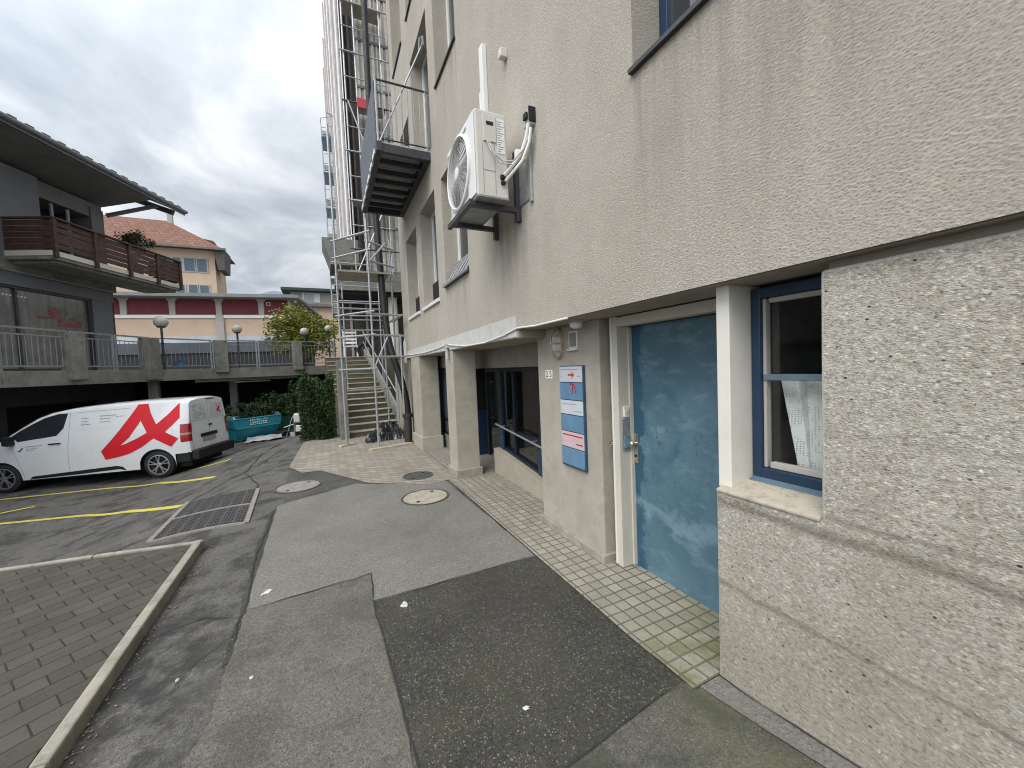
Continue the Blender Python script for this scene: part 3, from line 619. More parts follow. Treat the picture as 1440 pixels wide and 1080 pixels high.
# window fillings
def casement(y0, y1, z0, z1, x, frame, pane, fw=.06, mull=0, trans=0, name='window', d=.05):
    mb = MB()
    mb.box(x, y0, z0, x+d, y0+fw, z1); mb.box(x, y1-fw, z0, x+d, y1, z1); mb.box(x+.001, y0+fw, z0, x+d, y1-fw, z0+fw); mb.box(x+.001, y0+fw, z1-fw, x+d, y1-fw, z1)
    for k in range(mull): m = y0+(y1-y0)*(k+1)/(mull+1); mb.box(x+.002, m-fw*.6, z0+fw, x+d, m+fw*.6, z1-fw)
    if trans: mb.box(x+.003, y0+fw, trans-fw*.4, x+d, y1-fw, trans+fw*.4)
    f = mb.build(name, frame, b, bevel=.004)
    MB().box(x+d*.6, y0+fw*.5, z0+fw*.5, x+d*.6+.008, y1-fw*.5, z1-fw*.5).build('pane', pane, f)
    return f
for i, (a, c, d, e) in enumerate(HOLES):
    f = casement(a+.003, c-.003, d+.003, e-.003, BX+.215, M['white_metal'] if a > 2 else M['blue_frame'], M['pane_grey'] if i in (4, 5) else M['pane'], .06, 1 if c-a > .95 else 0)
    if i in (0, 1): MB().box(BX-.035, a-.04, d-.055, BX+.26, c+.04, d+.002).build('sill', M['white_metal'], f, bevel=.004)
    elif i not in (4, 5): MB().box(BX-.03, a-.01, d-.02, BX+.25, c+.01, d+.004).build('sill', M['dark_steel'], f)
    if i in (0, 1):   # low dark guard panel standing in the opening
        MB().box(BX+.03, a+.04, d+.01, BX+.05, a+.5, d+.32).build('guard_panel', M['black'], f)
    if i == 2:        # tilted slatted vent below the white frame
        mb = MB()
        for k in range(5):
            y = a+.03+k*.205; mb.hexa([(BX-.05, y, d-.01), (BX-.05, y+.13, d-.01), (BX-.035, y+.13, d-.01), (BX-.035, y, d-.01), (BX+.17, y, d+.34), (BX+.17, y+.13, d+.34), (BX+.185, y+.13, d+.34), (BX+.185, y, d+.34)])
        mb.beam((BX-.045, a+.01, d+.0), (BX-.045, c-.01, d+.0), .03, .03); mb.beam((BX+.178, a+.01, d+.34), (BX+.178, c-.01, d+.34), .03, .03)
        mb.build('slatted_vent', M['galv'], f)
# exposed aggregate base block: lower course and upper course
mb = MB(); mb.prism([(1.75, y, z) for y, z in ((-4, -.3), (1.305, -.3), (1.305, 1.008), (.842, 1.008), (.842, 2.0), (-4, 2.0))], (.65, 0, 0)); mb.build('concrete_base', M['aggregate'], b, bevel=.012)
mb = MB(); mb.box(1.79, -4, 2.0005, 2.5, .83, 2.034); mb.build('shadow_joint', M['soffit'], b)
# ground floor window in the block
mb = MB(); mb.hexa([(1.742, .845, 1.0), (1.99, .845, 1.02), (1.99, 1.30, 1.02), (1.742, 1.30, 1.0), (1.742, .845, 1.018), (1.99, .845, 1.058), (1.99, 1.30, 1.058), (1.742, 1.30, 1.018)]); mb.build('window_sill', M['sill_stone'], b, bevel=.006)
y0, y1, z0, z1 = .36, 1.246, 1.062, 2.012
mb = MB(); fx = 1.955
mb.box(fx, y1-.045, z0, fx+.07, y1, z1); mb.box(fx, y0, z0, fx+.07, y0+.045, z1); mb.box(fx, y0+.045, z1-.05, fx+.07, y1-.045, z1); mb.box(fx, y0+.045, z0, fx+.07, y1-.045, z0+.05)
wn = mb.build('window', M['blue_frame'], b, bevel=.004)
mb = MB(); mb.hexa([(fx-.035, y0, z0-.03), (fx+.03, y0, z0-.03), (fx+.03, y1, z0-.03), (fx-.035, y1, z0-.03), (fx-.035, y0, z0-.012), (fx+.03, y0, z0+.012), (fx+.03, y1, z0+.012), (fx-.035, y1, z0-.012)]); mb.build('drip_sill', M['blue_sill'], wn, bevel=.003)
mb = MB(); a = .02
mb.box(fx+.02, y1-.062, z0+.052, fx+.06, y1-.046, z1-.052); mb.box(fx+.02, y0+.046, z0+.052, fx+.06, y0+.075, z1-.052); mb.box(fx+.021, y0+.075, z1-.075, fx+.06, y1-.075, z1-.052); mb.box(fx+.021, y0+.075, z0+.052, fx+.06, y1-.075, z0+.082)
mb.build('sash', M['pale_post'], wn, bevel=.003)
mb = MB(); mb.box(fx+.012, y0+.05, 1.555, fx+.055, y1-.05, 1.585); mb.build('glazing_bar', M['blue_sill'], wn, bevel=.003)
MB().box(fx+.045, y0+.06, z0+.07, fx+.051, y1-.06, z1-.065).build('pane', M['clear'], wn)
mb = MB(); mb.box(2.03, -.2, .6, 4.2, 1.245, 2.03); bmesh.ops.reverse_faces(mb.bm, faces=mb.bm.faces)
for f in list(mb.bm.faces):
    if abs(f.calc_center_median().x-2.03) < .01: mb.bm.faces.remove(f)
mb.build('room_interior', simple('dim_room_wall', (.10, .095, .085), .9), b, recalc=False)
mb = MB(); rows = []
for i in range(25):
    y = .40+.77*i/24-.0*i; rows.append([(2.075+.018*math.sin(i*1.5)+.012*math.sin(i*.6), y-(.0 if i < 20 else .016*(i-19)*(1-j/12)), 1.11+.455*j/12) for j in range(13)])
mb.grid(rows); tag(mb.build('lace_curtain', M['lace'], smooth=True), 'white lace half-curtain hanging behind the ground-floor window pane', 'curtain')
mb = MB(); mb.box(2.5, .7, 1.05, 2.56, 1.3, 1.30); mb.box(2.48, .62, 1.30, 2.6, 1.42, 1.33); mb.box(2.5, 1.36, .62, 2.56, 1.41, 1.3); mb.box(2.5, .63, .62, 2.56, .68, 1.3)
tag(mb.build('side_table', simple('dark_wood', (.09, .06, .04), .6)), 'dark wooden table dimly seen inside behind the lace curtain', 'table')
# door recess: cream frame, blue door
MB().box(1.795, 1.252, 1.012, 2.2, 1.322, 2.034).build('door_post', M['cream_light'], b, bevel=.004)
fr = MB(); fr.box(2.06, 2.375, .015, 2.165, 2.445, 2.033); fr.box(2.062, 1.3225, 1.952, 2.165, 2.374, 2.024); fr.box(2.165, 2.36, .015, 2.235, 2.41, 1.95)
dfr = fr.build('door_frame', M['cream'], b, bevel=.004)
MB().box(2.052, 2.425, .03, 2.061, 2.447, 2.03).build('lit_edge_strip', M['cream_light'], dfr)  # paler strip paints in the lit front edge of the frame
mb = MB(); mb.box(2.2, 1.30, -.02, 2.245, 2.398, 1.953); door = mb.build('door', M['door'], b, bevel=.003)
MB().box(2.10, 1.33, 2.0245, 2.25, 2.44, 2.033).build('head_gap', M['black'], b)
# lock plate and knob
mb = MB(); mb.box(2.192, 2.315, .86, 2.2, 2.362, 1.10); mb.build('lock_plate', M['chrome'], door, bevel=.002)
mb = MB(); mb.lathe([(.011, 0), (.011, .035), (.024, .042), (.027, .056), (.02, .066), (0, .068)], (2.192, 2.338, 1.02), (-1, 0, 0), 20); mb.build('knob', M['chrome'], door, smooth=True)
MB().lathe([(.011, 0), (.011, .006), (0, .006)], (2.192, 2.338, .92), (-1, 0, 0), 14).build('keyhole', M['black'], door)
# jamb equipment between frame and door
t = thing('door_intercom', 'small cream intercom box over a grey keypad on the door jamb', 'intercom', (2.13, 2.37, 1.1))
MB().box(2.10, 2.355, 1.235, 2.155, 2.376, 1.32).build('speaker_box', M['cream_light'], t, bevel=.004)
MB().lathe([(.018, 0), (.018, .004), (0, .005)], (2.128, 2.355, 1.275), (0, -1, 0), 16).build('button', M['cream'], t)
mb = MB(); mb.box(2.085, 2.362, .965, 2.165, 2.377, 1.22); mb.build('steel_plate', M['rail_steel'], t, bevel=.002)
mb = MB(); mb.box(2.095, 2.350, .99, 2.155, 2.363, 1.09); mb.build('keypad', simple('keypad_blue_grey', (.16, .23, .30), .4), t, bevel=.003)
# pier with house number, board and lamp
mb = MB(); mb.box(2.0, 2.52, 0, 2.6, 3.535, 2.034); mb.build('pier', M['smooth_render'], b, bevel=.008)
mb = MB(); mb.box(1.965, 2.495, 0, 2.2, 3.56, .082); mb.box(2.0, 3.535, 0.0, 2.45, 3.56, .08); mb.build('pier_skirting', M['kerb'], b, bevel=.008)
MB().box(2.155, 2.4455, .0, 2.5, 2.519, 2.033).build('reveal_wall', M['smooth_render'], b)
mb = MB(); mb.lathe([(.016, 0), (.016, .012), (.008, .014), (.008, .045), (.018, .05), (.018, .062), (0, .064)], (2.09, 2.52, 1.01), (0, -1, 0), 16); mb.tube([(2.09, 2.462, 1.01), (2.06, 2.458, 1.012), (2.02, 2.46, 1.0)], .008, 8); tag(mb.build('side_handle', M['chrome'], b, smooth=True))
# porch columns
def column(y0, y1, x0, x1, sk):
    mb = MB(); mb.box(x0, y0, 0, x1, y1, 1.957); c = mb.build('column', M['smooth_render'], b, bevel=.012)
    MB().box(x0-.03, y0-.03, 0, x1+.03, y1+.03, sk).build('column_base', M['smooth_render' if sk > .2 else 'kerb'], c, bevel=.012)
column(5.60, 6.0, 1.703, 2.07, .135)
column(7.95, 8.78, 1.703, 2.1, .28)
# porch back wall, blue glazing, low wall
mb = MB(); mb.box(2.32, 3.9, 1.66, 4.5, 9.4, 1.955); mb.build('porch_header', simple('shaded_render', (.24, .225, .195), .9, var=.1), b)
mb = MB(); mb.hexa([(2.30, 3.6, -.05), (2.42, 3.6, -.05), (2.42, 5.58, -.05), (2.30, 5.58, -.05), (2.30, 3.6, .16), (2.42, 3.6, .16), (2.42, 5.58, .40), (2.30, 5.58, .40)]); mb.build('low_wall', M['soffit'], b, bevel=.006)
mb = MB(); gx = 2.43
for yy, wd in ((3.62, .06), (4.28, .06), (5.05, .05), (5.5, .07), (6.1, .05)): mb.box(gx, yy, .17, gx+.06, yy+wd, 1.66)
mb.box(gx+.001, 3.6, 1.6, gx+.06, 6.15, 1.659); mb.hexa([(gx-.02, 3.6, .161), (gx+.06, 3.6, .161), (gx+.06, 5.58, .402), (gx-.02, 5.58, .402), (gx-.02, 3.6, .21), (gx+.06, 3.6, .21), (gx+.06, 5.58, .45), (gx-.02, 5.58, .45)]); mb.box(gx+.002, 3.68, .62, gx+.058, 4.27, .68); mb.box(gx+.002, 4.34, .66, gx+.058, 5.04, .72)
pf = mb.build('porch_window', M['navy'], b, bevel=.004)
MB().box(gx+.03, 3.6, .2, gx+.036, 6.12, 1.62).build('pane', M['clear'], pf)
for yy in (4.2, 5.42): MB().box(gx-.03, yy, .3 if yy > 5 else .22, gx, yy+.15, .72 if yy > 5 else .6).build('infill_panel', M['blue_frame'], pf, bevel=.003)
mb = MB(); mb.tube([(gx-.09, 3.56, .60), (gx-.09, 5.55, .78)], .014, 8); mb.tube([(gx-.09, 4.4, .68), (gx, 4.4, .68)], .008, 6); mb.tube([(gx-.09, 5.4, .76), (gx, 5.4, .76)], .008, 6); mb.build('handrail', M['galv'], b)
# inside: a lobby with pale floor, dark partition and white bar
mb = MB(); mb.box(2.5, 3.58, .0, 4.55, 9.3, 1.954); bmesh.ops.reverse_faces(mb.bm, faces=mb.bm.faces)
for f in list(mb.bm.faces):
    if abs(f.calc_center_median().x-2.5) < .01: mb.bm.faces.remove(f)
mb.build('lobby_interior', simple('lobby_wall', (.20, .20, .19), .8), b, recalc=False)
mb = MB(); mb.box(3.3, 5.2, .02, 3.36, 5.3, 1.9); mb.box(3.3, 4.6, .02, 3.36, 4.66, 1.9); mb.box(3.3, 4.66, .02, 3.36, 5.2, .1); mb.build('inner_door_frame', M['black'], b)
MB().tube([(3.2, 4.7, 1.03), (3.2, 5.2, 1.03)], .015, 8).build('push_bar', M['white_metal'], b)
# entrance at the end of the porch
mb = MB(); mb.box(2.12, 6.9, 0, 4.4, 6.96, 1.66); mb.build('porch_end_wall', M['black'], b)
mb = MB(); mb.box(2.45, 6.84, .01, 2.82, 6.899, .85); mb.build('blue_door', M['blue_frame'], b, bevel=.004)
MB().box(2.32, 6.78, .25, 2.42, 6.898, .62).build('letter_box', M['white_metal'], b, bevel=.006)
# glazing behind the far column
mb = MB(); mb.box(2.2, 7.0, .0, 2.3, 9.4, .30); mb.build('low_wall', M['old_concrete'], b)
f = casement(7.0, 8.9, .30, 1.70, 2.2, M['navy'], M['pane_grey'], .05, 2, .62, 'porch_window')
MB().box(2.21, 6.97, 1.70, 2.5, 9.4, 1.955).build('porch_header', M['smooth_render'], b)
MB().box(1.74, 9.1, 0, 9, 9.40, 1.954).build('end_wall', M['smooth_render'], b)

# steel balcony (a part with its own pieces)
BXo, y0, y1, zb = .905, 6.23, 8.74, 5.03
mb = MB()
for yy in (y0, y1-.08): mb.box(BXo, yy, zb, BX-.001, yy+.08, zb+.13)
mb.box(BXo-.04, y0-.02, zb+.001, BXo+.05, y1+.02, zb+.14); mb.box(BX-.09, y0+.08, zb+.002, BX-.002, y1-.08, zb+.13)
for k in range(1, 7): yy = y0+.04+(y1-y0-.08)*k/7; mb.box(BXo+.05, yy-.03, zb+.005, BX-.09, yy+.03, zb+.09)
bal = mb.build('balcony', M['dark_steel'], b, bevel=.004)
MB().box(BXo+.02, y0+.01, zb+.131, BX-.004, y1-.01, zb+.155).build('floor_panel', M['deck_grating'], bal)
mb = MB(); zr = zb+1.07
for yy in (y0+.02, y1-.02): mb.tube([(BXo, yy, zr), (BX, yy, zr)], .016, 8); mb.tube([(BXo, yy, zb+.20), (BX, yy, zb+.20)], .012, 8)
mb.tube([(BXo, y0+.02, zr), (BXo, y1-.02, zr)], .016, 8); mb.build('top_rail', M['dark_steel'], bal)
for yy in (y0+.02, y1-.02):
    mb = MB()
    for k in range(9): xx = BXo+(BX-.04-BXo)*k/8; mb.tube([(xx, yy, zb+.14), (xx, yy, zr)], .017 if k in (0, 8) else .0085, 6)
    mb.build('balusters', M['galv'], bal)
MB().box(BXo-.035, y0+.03, zb+.17, BXo-.022, y1-.03, zr-.02).build('privacy_sheet', M['privacy'], bal)
mb = MB(); mb.tube([(BXo+.02, y0+.0, zb+.15), (BX-.01, y0+.14, 6.93)], .013, 8); mb.build('stay_rod', M['galv'], bal)
mb = MB()
mb.box(BX-.03, y0+.08, 6.88, BX-.001, y0+.2, 7.02); mb.tube([(BX-.05, y0+.1, 7.0), (BX-.05, y0+.2, 6.85)], .02, 8); mb.build('wall_bracket', M['galv'], bal)
mb = MB()
for k in range(6): yy = y0+.15+k*.42; mb.box(BXo-.055, yy, zb+.03, BXo-.041, yy+.26, zb+.1)
mb.build('edge_cover', M['white_metal'], bal)

# ================================================================== things fixed to the wall
# outdoor air-conditioning unit
ax0, ax1, ay0, ay1, az0, az1 = 1.235, 1.53, 3.10, 3.86, 3.135, 3.86
t = thing('air_conditioner', 'white outdoor air conditioning unit on wall brackets with round fan grille', 'air conditioner', (1.4, 3.5, 3.1))
mb = MB(); mb.box(ax0, ay0, az0, ax1, ay1, az1); body = mb.build('casing', M['ac_side'], t, bevel=.014)
mb = MB(); cy, cz, fr_ = 3.545, 3.50, .285
prof = []
ring = [(cy+.295*math.cos(2*math.pi*k/48), cz+.335*math.sin(2*math.pi*k/48)) for k in range(48)]
mb.box(ax0-.012, ay0+.01, az0+.02, ax0-.001, ay0+.19, az1-.02); mb.box(ax0-.0125, ay0+.19, az0+.02, ax0-.001, ay1-.01, az0+.06); mb.box(ax0-.0125, ay0+.19, az1-.06, ax0-.001, ay1-.01, az1-.02); mb.build('front_panel', M['white_metal'], t, bevel=.004)
mb = MB(); mb.lathe([(.325, .0), (.325, .028), (.305, .036), (.295, .028), (.295, .0)], (ax0-.001, cy-.02, cz), (-1, 0, 0), 56); mb.build('fan_ring', M['white_metal'], t, smooth=True)
MB().lathe([(.297, .0), (.297, .003), (0, .003)], (ax0-.001, cy-.02, cz), (-1, 0, 0), 48).build('fan_opening', simple('shaded_fan_recess', (.05, .048, .045), .7), t)
mb = MB()
for rr in [.06+.024*k for k in range(10)]: mb.tube([(ax0-.024-.012*(1-(rr/.3)**2), cy-.02+rr*math.cos(2*math.pi*k/40), cz+rr*math.sin(2*math.pi*k/40)) for k in range(40)], .0019, 4, closed=True)
for k in range(28):
    a = 2*math.pi*k/28; mb.tube([(ax0-.034, cy-.02+.05*math.cos(a), cz+.05*math.sin(a)), (ax0-.03, cy-.02+.18*math.cos(a+.12), cz+.18*math.sin(a+.12)), (ax0-.022, cy-.02+.3*math.cos(a+.25), cz+.3*math.sin(a+.25))], .0018, 4)
mb.lathe([(.055, 0), (.05, .01), (0, .014)], (ax0-.03, cy-.02, cz), (-1, 0, 0), 24); mb.build('fan_grille', M['white_metal'], t)
mb = MB()
for k in range(3):
    a = 2*math.pi*k/3; mb.prism([(ax0-.006, cy-.02+r*math.cos(a+o), cz+r*math.sin(a+o)) for r, o in ((.05, 0), (.27, -.25), (.28, .45), (.06, .6))], (-.006, .0, .0))
mb.build('fan_blade', simple('grey_fan_blade', (.22, .21, .2), .6), t)
mb = MB(); mb.box(ax0+.07, ay0-.012, 3.60, ax0+.19, ay0-.001, 3.82); mb.build('terminal_cover', M['ac_side'], t, bevel=.004)
MB().box(ax0+.10, ay0-.0145, 3.735, ax0+.165, ay0-.0122, 3.765).build('handle_slot', M['black'], t)
mb = MB(); mb.box(ax0+.20, ay0-.0035, 3.52, ax0+.27, ay0-.001, 3.81); lb = mb.build('rating_label', M['white_paint'], t)
mb = MB()
for k in range(14): mb.box(ax0+.205, ay0-.0047, 3.535+k*.019, ax0+.205+.03+.03*((k*7) % 3)/2, ay0-.0036, 3.541+k*.019)
mb.build('label_print', M['grey_print'], lb)
mb = MB(); mb.box(ax0+.06, ay0-.003, az0+.03, ax0+.063, ay0-.0008, 3.58); mb.box(ax0+.06, ay0-.003, 3.36, ax0+.17, ay0-.0008, 3.363); mb.box(ax0+.17, ay0-.003, az0+.03, ax0+.173, ay0-.0008, 3.58); mb.build('panel_seam', M['grey_print'], t)
mb = MB(); mb.box(ax0+.01, ay0-.002, az0-.004, ax1, ay1, az0+.012); mb.build('base_pan', M['rail_steel'], t)
mb = MB()
for yy in (ay0+.10, ay1-.14):
    mb.box(ax0-.04, yy, az0-.05, BX-.001, yy+.045, az0-.006); mb.box(BX-.05, yy-.002, az0-.13, BX-.0005, yy+.047, az0+.50)
mb.box(ax0-.06, ay0+.05, az0-.06, ax0-.02, ay1-.05, az0-.012); mb.build('bracket', M['dark_steel'], t, bevel=.003)
mb = MB(); mb.box(BX-.028, 2.96, 3.10, BX-.0015, 3.0, 3.62); mb.box(BX-.012, 2.99, 3.14, BX-.001, 3.20, 3.5); mb.build('backing_plate', M['galv'], t, bevel=.002)
mb = MB(); mb.tube([(BX-.06, 2.90, 3.70), (BX-.07, 2.93, 3.60), (1.60, 2.98, 3.48), (1.54, 3.03, 3.40), (1.49, 3.07, 3.34), (1.47, 3.105, 3.32)], .016, 10); mb.tube([(BX-.05, 2.88, 3.66), (BX-.06, 2.90, 3.55), (1.60, 2.955, 3.42), (1.52, 3.03, 3.32), (1.48, 3.105, 3.27)], .013, 10); mb.build('insulated_pipe', M['white_plastic'], t, smooth=True)
mb = MB(); mb.tube([(ax0+.12, 3.085, 3.60), (ax0+.13, 3.06, 3.54), (ax0+.15, 3.04, 3.47), (ax0+.22, 3.03, 3.42), (1.53, 2.99, 3.42), (1.60, 2.94, 3.50), (BX-.05, 2.9, 3.62)], .007, 8); mb.tube([(ax0+.10, 3.085, 3.60), (ax0+.12, 3.05, 3.50), (ax0+.19, 3.03, 3.40), (1.52, 2.99, 3.39)], .006, 8); mb.build('power_cable', M['grey_plastic'], t)
mb = MB(); mb.box(1.45, 3.07, 3.30, 1.49, 3.10, 3.335); mb.box(1.455, 3.07, 3.255, 1.49, 3.10, 3.285); mb.build('valve', M['black'], t, bevel=.004)
MB().box(1.56, 2.99, 3.45, 1.66, 3.03, 3.53).build('junction_box', M['white_plastic'], t, bevel=.006)
# white duct above
t = thing('pipe_duct', 'white vertical plastic pipe duct on the wall above the air conditioner', 'duct', (1.68, 3.9, 4.3))
MB().box(BX-.055, 3.84, 4.02, BX-.001, 3.93, 5.06).build('trunk', M['white_metal'], t, bevel=.006)
mb = MB(); mb.tube([(BX-.02, 3.99, 4.65), (BX-.02, 3.99, 4.42)], .022, 8); mb.build('pipe_stub', M['white_plastic'], t)
mb = MB(); mb.box(BX-.10, 3.96, 4.22, BX-.0008, 4.07, 4.45); bx_ = mb.build('wall_box', M['white_plastic'], t, bevel=.004); MB().box(BX-.085, 3.9565, 4.27, BX-.02, 3.9595, 4.38).build('opening', M['black'], bx_)
mb = MB(); mb.box(BX-.07, 3.355, 4.58, BX-.001, 3.42, 4.66); tag(mb.build('sensor_box', M['ac_side'], bevel=.006), 'small beige sensor box on the wall up right of the white duct', 'sensor')
t = thing('isolator_switch', 'small black and grey isolator switch on the wall right of the air conditioner', 'switch', (1.66, 2.94, 3.7))
MB().box(BX-.06, 2.89, 3.70, BX-.001, 2.985, 3.83).build('housing', M['grey_plastic'], t, bevel=.006)
MB().box(BX-.085, 2.90, 3.745, BX-.0605, 2.955, 3.80).build('knob', M['black'], t, bevel=.008)
MB().box(BX-.064, 2.875, 3.72, BX-.002, 2.8895, 3.835).build('side_plate', M['black'], t)
# cable along the porch edge
mb = MB(); P = [(BX-.012, 2.5, 2.03), (BX-.012, 3.0, 2.028), (BX-.012, 3.36, 2.045), (BX-.02, 3.7, 2.0), (BX-.02, 4.2, 1.965), (BX-.02, 4.9, 1.97), (BX-.02, 5.6, 2.03), (BX-.02, 5.82, 2.05), (BX-.02, 6.5, 2.02), (BX-.02, 7.4, 2.0), (BX-.02, 8.6, 2.02), (BX-.012, 9.3, 2.05)]
mb.tube(P, .0085, 8); tag(mb.build('white_cable', M['white_plastic']), 'white cable sagging along the porch edge below the render', 'cable')
mb = MB(); mb.tube([(BX-.03, 5.75, 1.99), (BX-.03, 5.75, 1.82)], .02, 8); mb.box(BX-.05, 5.70, 1.99, BX-.001, 5.80, 2.06); tag(mb.build('cable_fitting', M['grey_plastic'], bevel=.003), 'small grey cable fitting at the top of the middle porch column', 'fitting')
mb = MB(); mb.tube([(BX-.02, 9.25, 2.4), (BX-.02, 9.25, 1.95)], .022, 8); mb.box(BX-.05, 9.22, 1.85, BX-.002, 9.29, 2.35); tag(mb.build('meter_pipe', M['white_plastic'], bevel=.004), 'slim pale conduit box at the far corner of the rendered building', 'conduit')
# oval bulkhead lamp
t = thing('bulkhead_lamp', 'old oval bulkhead lamp with wire guard on the pier', 'lamp', (1.97, 3.1, 1.87))
def oval(mb, x0, x1, ry, rz, n=28, dome=0):
    c = (0, 3.1, 1.872); A = [mb.bm.verts.new((x0, c[1]+ry*math.cos(2*math.pi*k/n), c[2]+rz*math.sin(2*math.pi*k/n))) for k in range(n)]
    B = [mb.bm.verts.new((x1, c[1]+ry*.9*math.cos(2*math.pi*k/n), c[2]+rz*.93*math.sin(2*math.pi*k/n))) for k in range(n)]; m = mb.bm.verts.new((x1-dome, c[1], c[2]))
    C = [mb.bm.verts.new((x1-dome*.75, c[1]+ry*.55*math.cos(2*math.pi*k/n), c[2]+rz*.6*math.sin(2*math.pi*k/n))) for k in range(n)]
    for k in range(n): j = (k+1) % n; mb.bm.faces.new([A[k], A[j], B[j], B[k]]); mb.bm.faces.new([B[k], B[j], C[j], C[k]]); mb.bm.faces.new([C[k], C[j], m])
mb = MB(); oval(mb, 1.999, 1.965, .085, .15); mb.build('base', simple('aged_lamp_rim', (.35, .30, .22), .6, var=.2, scale=20), t, smooth=True)
mb = MB(); oval(mb, 1.965, 1.955, .07, .13, dome=.05); mb.build('glass', M['globe'], t, smooth=True)
mb = MB()
for dz in (-.07, 0, .07): mb.tube([(1.957, 3.1+.075*math.cos(a)*(1-abs(dz)*3), 1.872+dz) if abs(math.sin(a)) < .2 else (1.957-.055*math.sin(a), 3.1+.075*math.cos(a)*(1-abs(dz)*3), 1.872+dz) for a in [math.pi*k/8 for k in range(9)]], .005, 6)
mb.tube([(1.957-.058*math.sin(a), 3.1, 1.872+.135*math.cos(a)) for a in [math.pi*k/8 for k in range(9)]], .005, 6); mb.build('wire_guard', M['galv'], t)
t = thing('vent_plate', 'small framed grey vent plate beside the oval lamp', 'vent', (1.99, 2.87, 1.88))
MB().box(1.988, 2.80, 1.81, 1.999, 2.935, 1.97).build('plate', M['cream_light'], t, bevel=.003)
MB().box(1.984, 2.82, 1.83, 1.9875, 2.915, 1.95).build('grille', simple('vent_grey', (.22, .22, .23), .6), t)
MB().box(1.97, 2.795, 1.795, 1.9995, 2.94, 1.8095).build('ledge', M['cream_light'], t)
t = thing('downlight', 'small round white ceiling light under the overhang by the pier corner', 'lamp', (1.85, 2.62, 2.0))
MB().lathe([(.06, 0), (.06, .02), (.05, .03)], (1.86, 2.63, 2.033), (0, 0, -1), 24).build('base', M['grey_plastic'], t, smooth=True)
MB().lathe([(.052, .028), (.05, .05), (.03, .066), (0, .07)], (1.86, 2.63, 2.033), (0, 0, -1), 24).build('dome', M['white_plastic'], t, smooth=True)
# house number 25 on two enamel plates
t = thing('house_number', 'small house number 25 on the pier left of the blue sign board', 'house number', (1.995, 3.3, 1.58))
for k, ch in ((0, '2'), (1, '5')):
    y = 3.345-.068*k; mb = MB(); mb.box(1.993, y-.032, 1.537, 1.9995, y+.032, 1.623); p = mb.build('plate', M['white_paint'], t, bevel=.002)
    Mx = Matrix(((0, 0, -1, 1.9925), (-1, 0, 0, y), (0, 1, 0, 1.58), (0, 0, 0, 1)))
    text_mesh(ch, .085, Mx, 'digit', M['black'], p, .0006)
# directory board: six plates in a dark frame
t = thing('directory_board', 'tall narrow blue sign board with six plates and a red arrow', 'sign', (1.98, 2.9, .73))
mb = MB(); mb.box(1.975, 2.715, .728, 1.9995, 3.085, 1.66); bk = mb.build('backboard', simple('board_frame', (.035, .07, .13), .5), t, bevel=.003)
zs = [1.652, 1.505, 1.345, 1.21, 1.055, .905, .738]; ms = ['sign_white', 'sign_blue', 'sign_white', 'sign_blue', 'sign_pink', 'sign_blue']
for k in range(6):
    mb = MB(); mb.box(1.969, 2.724, zs[k+1]+.008, 1.9748, 3.076, zs[k]); pl = mb.build('plate', M[ms[k]], t, bevel=.0015)
    if k in (0, 2, 4):
        mb = MB()
        for (a, c, zt) in (((.02, .30, .022),) if k == 0 else ((.03, .26, .03), (.22, .33, .09)) if k == 2 else ()): mb.box(1.9678, 3.076-c, zs[k]-zt-.006, 1.9689, 3.076-a, zs[k]-zt)
        if k == 0: mb.box(1.9678, 2.745, zs[k]-.09, 1.9689, 2.79, zs[k]-.082)
        mb.lathe([(.006, 0), (.006, .002), (0, .002)], (1.969, 3.05, zs[k]-.095), (-1, 0, 0), 10)
        mb.build('print', M['grey_print'], pl)
    if k == 4:
        mb = MB(); mb.box(1.9676, 2.745, zs[k]-.035, 1.9689, 3.055, zs[k]-.024); mb.box(1.9676, 2.745, zs[k]-.106, 1.9689, 2.84, zs[k]-.095); mb.build('red_stripe', M['sign_red'], pl)
    if k == 0:
        yv = lambda y: 3.076-y
        mb = MB(); z = zs[k]-.075; mb.prism([(1.9688, yv(a), z+h) for a, h in ((.14, -.009), (.205, -.009), (.20, -.032), (.24, 0), (.20, .032), (.205, .009), (.14, .009))], (-.0014, 0, 0)); mb.build('arrow', M['orange_red'], pl)
    if k == 1:
        mb = MB(); z = zs[k]
        for A in ((.16, -.0, .23, -.006, .235, -.022, .17, -.016), (.21, -.02, .225, -.02, .20, -.10, .185, -.105), (.225, -.02, .24, -.025, .262, -.085, .25, -.09)): mb.prism([(1.9688, 3.076-A[i], z+A[i+1]) for i in (0, 2, 4, 6)], (-.0014-.0003*A[0], 0, 0))
        mb.build('red_mark', M['sign_red'], pl)

